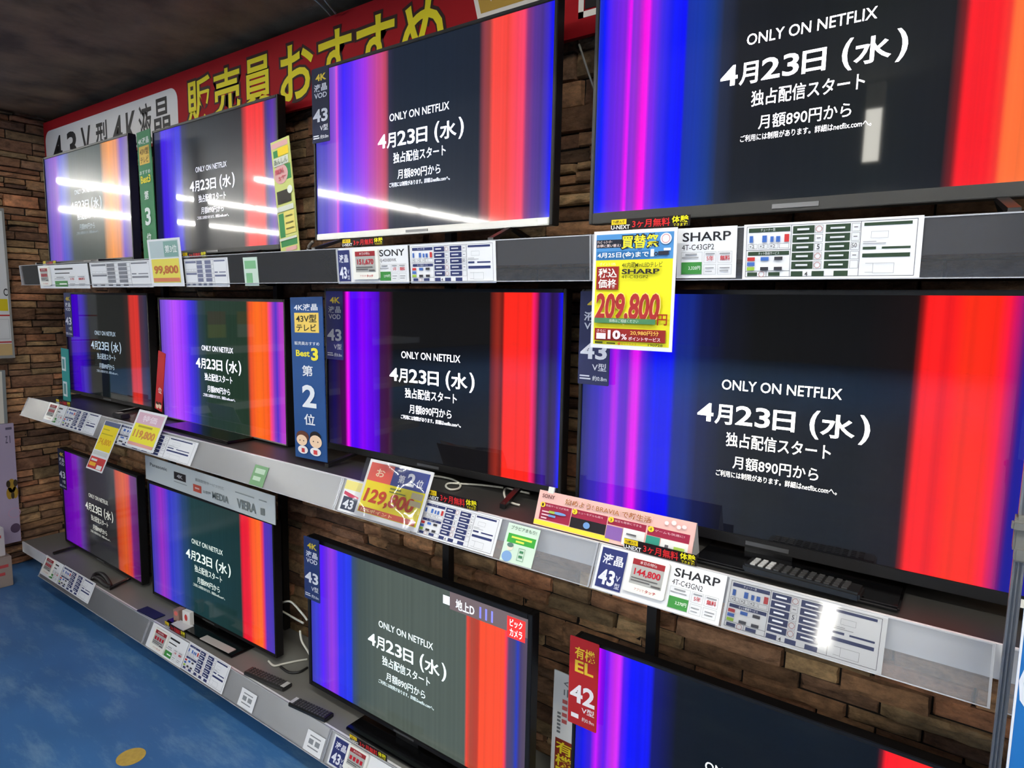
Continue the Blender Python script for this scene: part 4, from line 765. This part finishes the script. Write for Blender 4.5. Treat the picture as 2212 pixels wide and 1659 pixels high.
# ------------------------------------------------------------------ red sign along the top of the wall
SX0, SX1, SZ0, SZ1 = -4.55, 0.7, CZ + .72, CZ + 1.005
sw, sh = SX1 - SX0, SZ1 - SZ0
b = sheet('header_sign', sw, sh, .016, mat((150, 20, 26), .75, spec=.1), frame_mw(Vector((SX0, 1.592, SZ0)), EX, EZ))
tag(b, 'long red sign with yellow lettering along the top of the wall', 'sign')
u = lambda x: (x - SX0) / sw
vv = lambda z: (SZ1 - (CZ + z)) / sh
def rr(x0, z0, x1, z1, r=.05):
    pts = []
    for cx, cz, a0 in ((x1 - r, z0 + r, -90), (x1 - r, z1 - r, 0), (x0 + r, z1 - r, 90), (x0 + r, z0 + r, 180)):
        pts += [(u(cx + r * math.cos(math.radians(a0 + 15 * k))), vv(cz + r * math.sin(math.radians(a0 + 15 * k)))) for k in range(7)]
    return ('p', pts)
blk = [('t', s, u(x0), vv(.91), u(x1), vv(.745), .02) for s, x0, x1 in (('4', -4.43, -4.30), ('3', -4.235, -4.11), ('V', -4.05, -3.93), ('型', -3.87, -3.73), ('4', -3.68, -3.57), ('K', -3.53, -3.42))] + [('t', '液', u(-3.40), vv(.925), u(-3.27), vv(.74), .012), ('t', '晶', u(-3.25), vv(.925), u(-3.10), vv(.75), .012)]
ytx = [('販', -2.945, -2.755, .955, .77), ('売', -2.735, -2.535, .955, .77), ('員', -2.515, -2.315, .955, .77), ('お', -2.265, -2.065, .955, .755), ('す', -2.035, -1.855, .955, .75), ('す', -1.83, -1.645, .955, .75), ('め', -1.615, -1.43, .958, .75)]
ol = [('t', s, u(x0 - .012), vv(z1 + .012), u(x1 + .012), vv(z0 - .012), .055) for s, x0, x1, z1, z0 in ytx]
yl = [('t', s, u(x0), vv(z1), u(x1), vv(z0), .03) for s, x0, x1, z1, z0 in ytx]
prints(b, sw, sh, [('white_panel', (212, 208, 204), [rr(-4.53, .735, -3.03, .952, .06)]), ('panel_lettering', (30, 27, 28), blk), ('lettering_outline', (44, 18, 16), ol), ('yellow_lettering', (222, 204, 28), yl),
                   ('gold_border', (226, 218, 206), [('p', [(u(-1.335), vv(.985)), (u(-1.295), vv(.84)), (u(-1.0), vv(.84)), (u(-.98), vv(.985))]), ('o', u(-.95), vv(.985), u(-.62), vv(.765), .016)]), ('gold_panel', (178, 140, 58), [('p', [(u(-1.318), vv(.975)), (u(-1.283), vv(.855)), (u(-1.015), vv(.855)), (u(-1.0), vv(.975))])]), ('dark_lettering', (26, 22, 22), [('r', u(-.93), vv(.97), u(-.64), vv(.785))]), ('white_zigzag', (226, 222, 216), [('p', [(u(-1.30), vv(.965)), (u(-1.28), vv(.965)), (u(-1.245), vv(.905)), (u(-1.21), vv(.965)), (u(-1.19), vv(.965)), (u(-1.245), vv(.88))])])])

# ------------------------------------------------------------------ aluminium post, clamp and blue sign at the right edge
r = empty('display_post', (.071, 1.2, 0), 'slim grooved aluminium post rising past the right end of the middle rail', 'post')
bm = bmesh.new(); box(bm, -.007, .007, -.003, .009, 0.002, CZ + 1.045); box(bm, -.007, -.004, -.007, -.003, 0.002, CZ + 1.045); box(bm, .004, .007, -.007, -.003, 0.002, CZ + 1.045); box(bm, -.001, .001, -.006, -.003, 0.002, CZ + 1.045)
link('profile', done(bm, 'profile'), mat((118, 120, 124), .35, metal=.35), r)
zc = atY(2190, 1155, 1.19).z
bm = bmesh.new(); box(bm, -.010, .018, -.016, .012, zc - .025, zc + .03, .003); box(bm, -.014, .024, -.022, -.006, zc + .008, zc + .024, .003); box(bm, -.008, .012, -.02, .0, zc - .038, zc - .016, .003)
link('clamp', done(bm, 'clamp'), mat((104, 104, 100), .5), r)
BL, TL = atY(2173, 1659, 1.12), atY(2209, 1341, 1.12)
ey = (TL - BL).normalized(); ex = Vector((ey.z, 0, -ey.x))
b = sheet('promo_sign', .4, .46, .004, mat((28, 104, 172), .4), frame_mw(BL - ey * .16, ex, ey))
tag(b, 'bright blue sign with white outlined emblem at the right edge', 'sign')
prints(b, .4, .46, [('white_border', (226, 228, 232), [('o', 0, 0, 1, 1, .003)]), ('white_outline', (222, 226, 232), [('p', [(.008, .36), (.035, .26), (.2, .19), (.5, .24), (.5, .46), (.25, .51), (.06, .475), (.016, .42)])]), ('blue_emblem', (28, 104, 172), [('p', [(.022, .362), (.048, .275), (.2, .21), (.48, .255), (.48, .445), (.25, .49), (.072, .458), (.03, .412)])])])

# ------------------------------------------------------------------ boards, poster and cartons against the left wall
EYv = Vector((0, 1, 0))
def xboard(name, px_tr, px_br, width, X, rgb, label, cat, lay, thick=.02):
    n = Vector((1, 0, 0)); a, c = onp(px_tr[0], px_tr[1], Vector((X, 0, 0)), n), onp(px_br[0], px_br[1], Vector((X, 0, 0)), n)
    ey = (a - c).normalized(); ex = ey.cross(Vector((1, 0, 0))); ex = Vector((0, ey.z, -ey.y)); hh = (a - c).length
    b = sheet(name, width, hh, thick, paper(rgb), frame_mw(c - ex * width, ex, ey)); tag(b, label, cat); prints(b, width, hh, lay); return b
xboard('wall_board', (8, 450), (33, 773), .16, -4.50, (150, 150, 144), 'grey backed notice board on the left stone wall, topmost', 'board', [('white_sheet', (222, 224, 222), [('r', 0, .02, .93, .98)]), ('tan_foot', (206, 176, 122), [('r', 0, .90, .93, .98)]), ('red_rules', (190, 60, 56), [('r', 0, .705, .93, .715), ('r', 0, .885, .93, .895)]), ('yellow_mark', (220, 200, 40), [('r', .6, .60, .90, .68)]), ('grey_rules', (190, 194, 192), [('o', .3, .735, .9, .87, .003)]), ('letter', (60, 60, 62), [('t', 'C', .8, .53, .92, .58, .02)])])
xboard('wall_board', (11, 800), (17, 916), .16, -4.50, (140, 146, 144), 'small cream notice board on the left stone wall, below the grey one', 'board', [('cream_sheet', (226, 222, 208), [('r', 0, .02, .90, .98)])])
xboard('floor_poster', (29, 914), (46, 1168), .2, -4.47, (176, 164, 186), 'lavender printed poster board standing at the far left', 'poster', [('letters', (96, 90, 110), [('t', 'Z', .78, .10, .84, .16, .02), ('t', 'I', .88, .10, .90, .16, .02), ('r', .80, .03, .95, .05)]), ('golden_flowers', (170, 136, 50), [('e', .86, .52, .10, .06), ('e', .93, .58, .07, .05), ('e', .80, .58, .08, .05)]), ('dark_leaves', (62, 52, 34), [('e', .78, .50, .05, .03), ('e', .95, .50, .05, .03), ('e', .87, .60, .04, .03)]), ('violet_curve', (90, 74, 96), [('e', .88, .88, .12, .04)]), ('pink_ring', (196, 160, 180), [('g', .88, .75, .03, .004)])])
for i, (px, w_, d_, h_, rgb, lb) in enumerate([((20, 1225), .30, .14, .16, (196, 192, 190), 'white carton with red print on top at the far left floor display'), ((24, 1290), .34, .18, .17, (150, 136, 126), 'brown and white carton under the white one at far left')]):
    zz = .0 if i == 1 else .172
    p = Vector((-4.36, 1.04, zz)); o = boxobj('carton', -d_ / 2, d_ / 2, -w_ / 2, w_ / 2, 0, h_, paper(rgb), None, .003); o.location = (p.x, p.y, zz + .0005); tag(o, lb, 'carton')
    me = Print(w_, h_)
    for it in [('r', .55, .25, .95, .35), ('r', .5, .5, .9, .6), ('e', .3, .5, .12, .25)]: me.add(it)
    m_ = bpy.data.meshes.new('red_print'); m_.from_pydata([(d_ / 2 + .0005, x - w_ / 2, y) for x, y in me.v], [], me.f); link('red_print', m_, paper((176, 70, 70)), o)
# yellow dot on the floor
p = atZ(283, 1635, 0)
bm = bmesh.new(); bmesh.ops.create_cone(bm, cap_ends=True, segments=40, radius1=.046, radius2=.046, depth=.0012)
o = link('floor_sticker', done(bm, 'floor_sticker'), mat((190, 160, 74), .6, noise=.12, nscale=60)); o.location = (p.x, p.y, .0008)
tag(o, 'round yellow dot sticker on the blue floor', 'sticker')
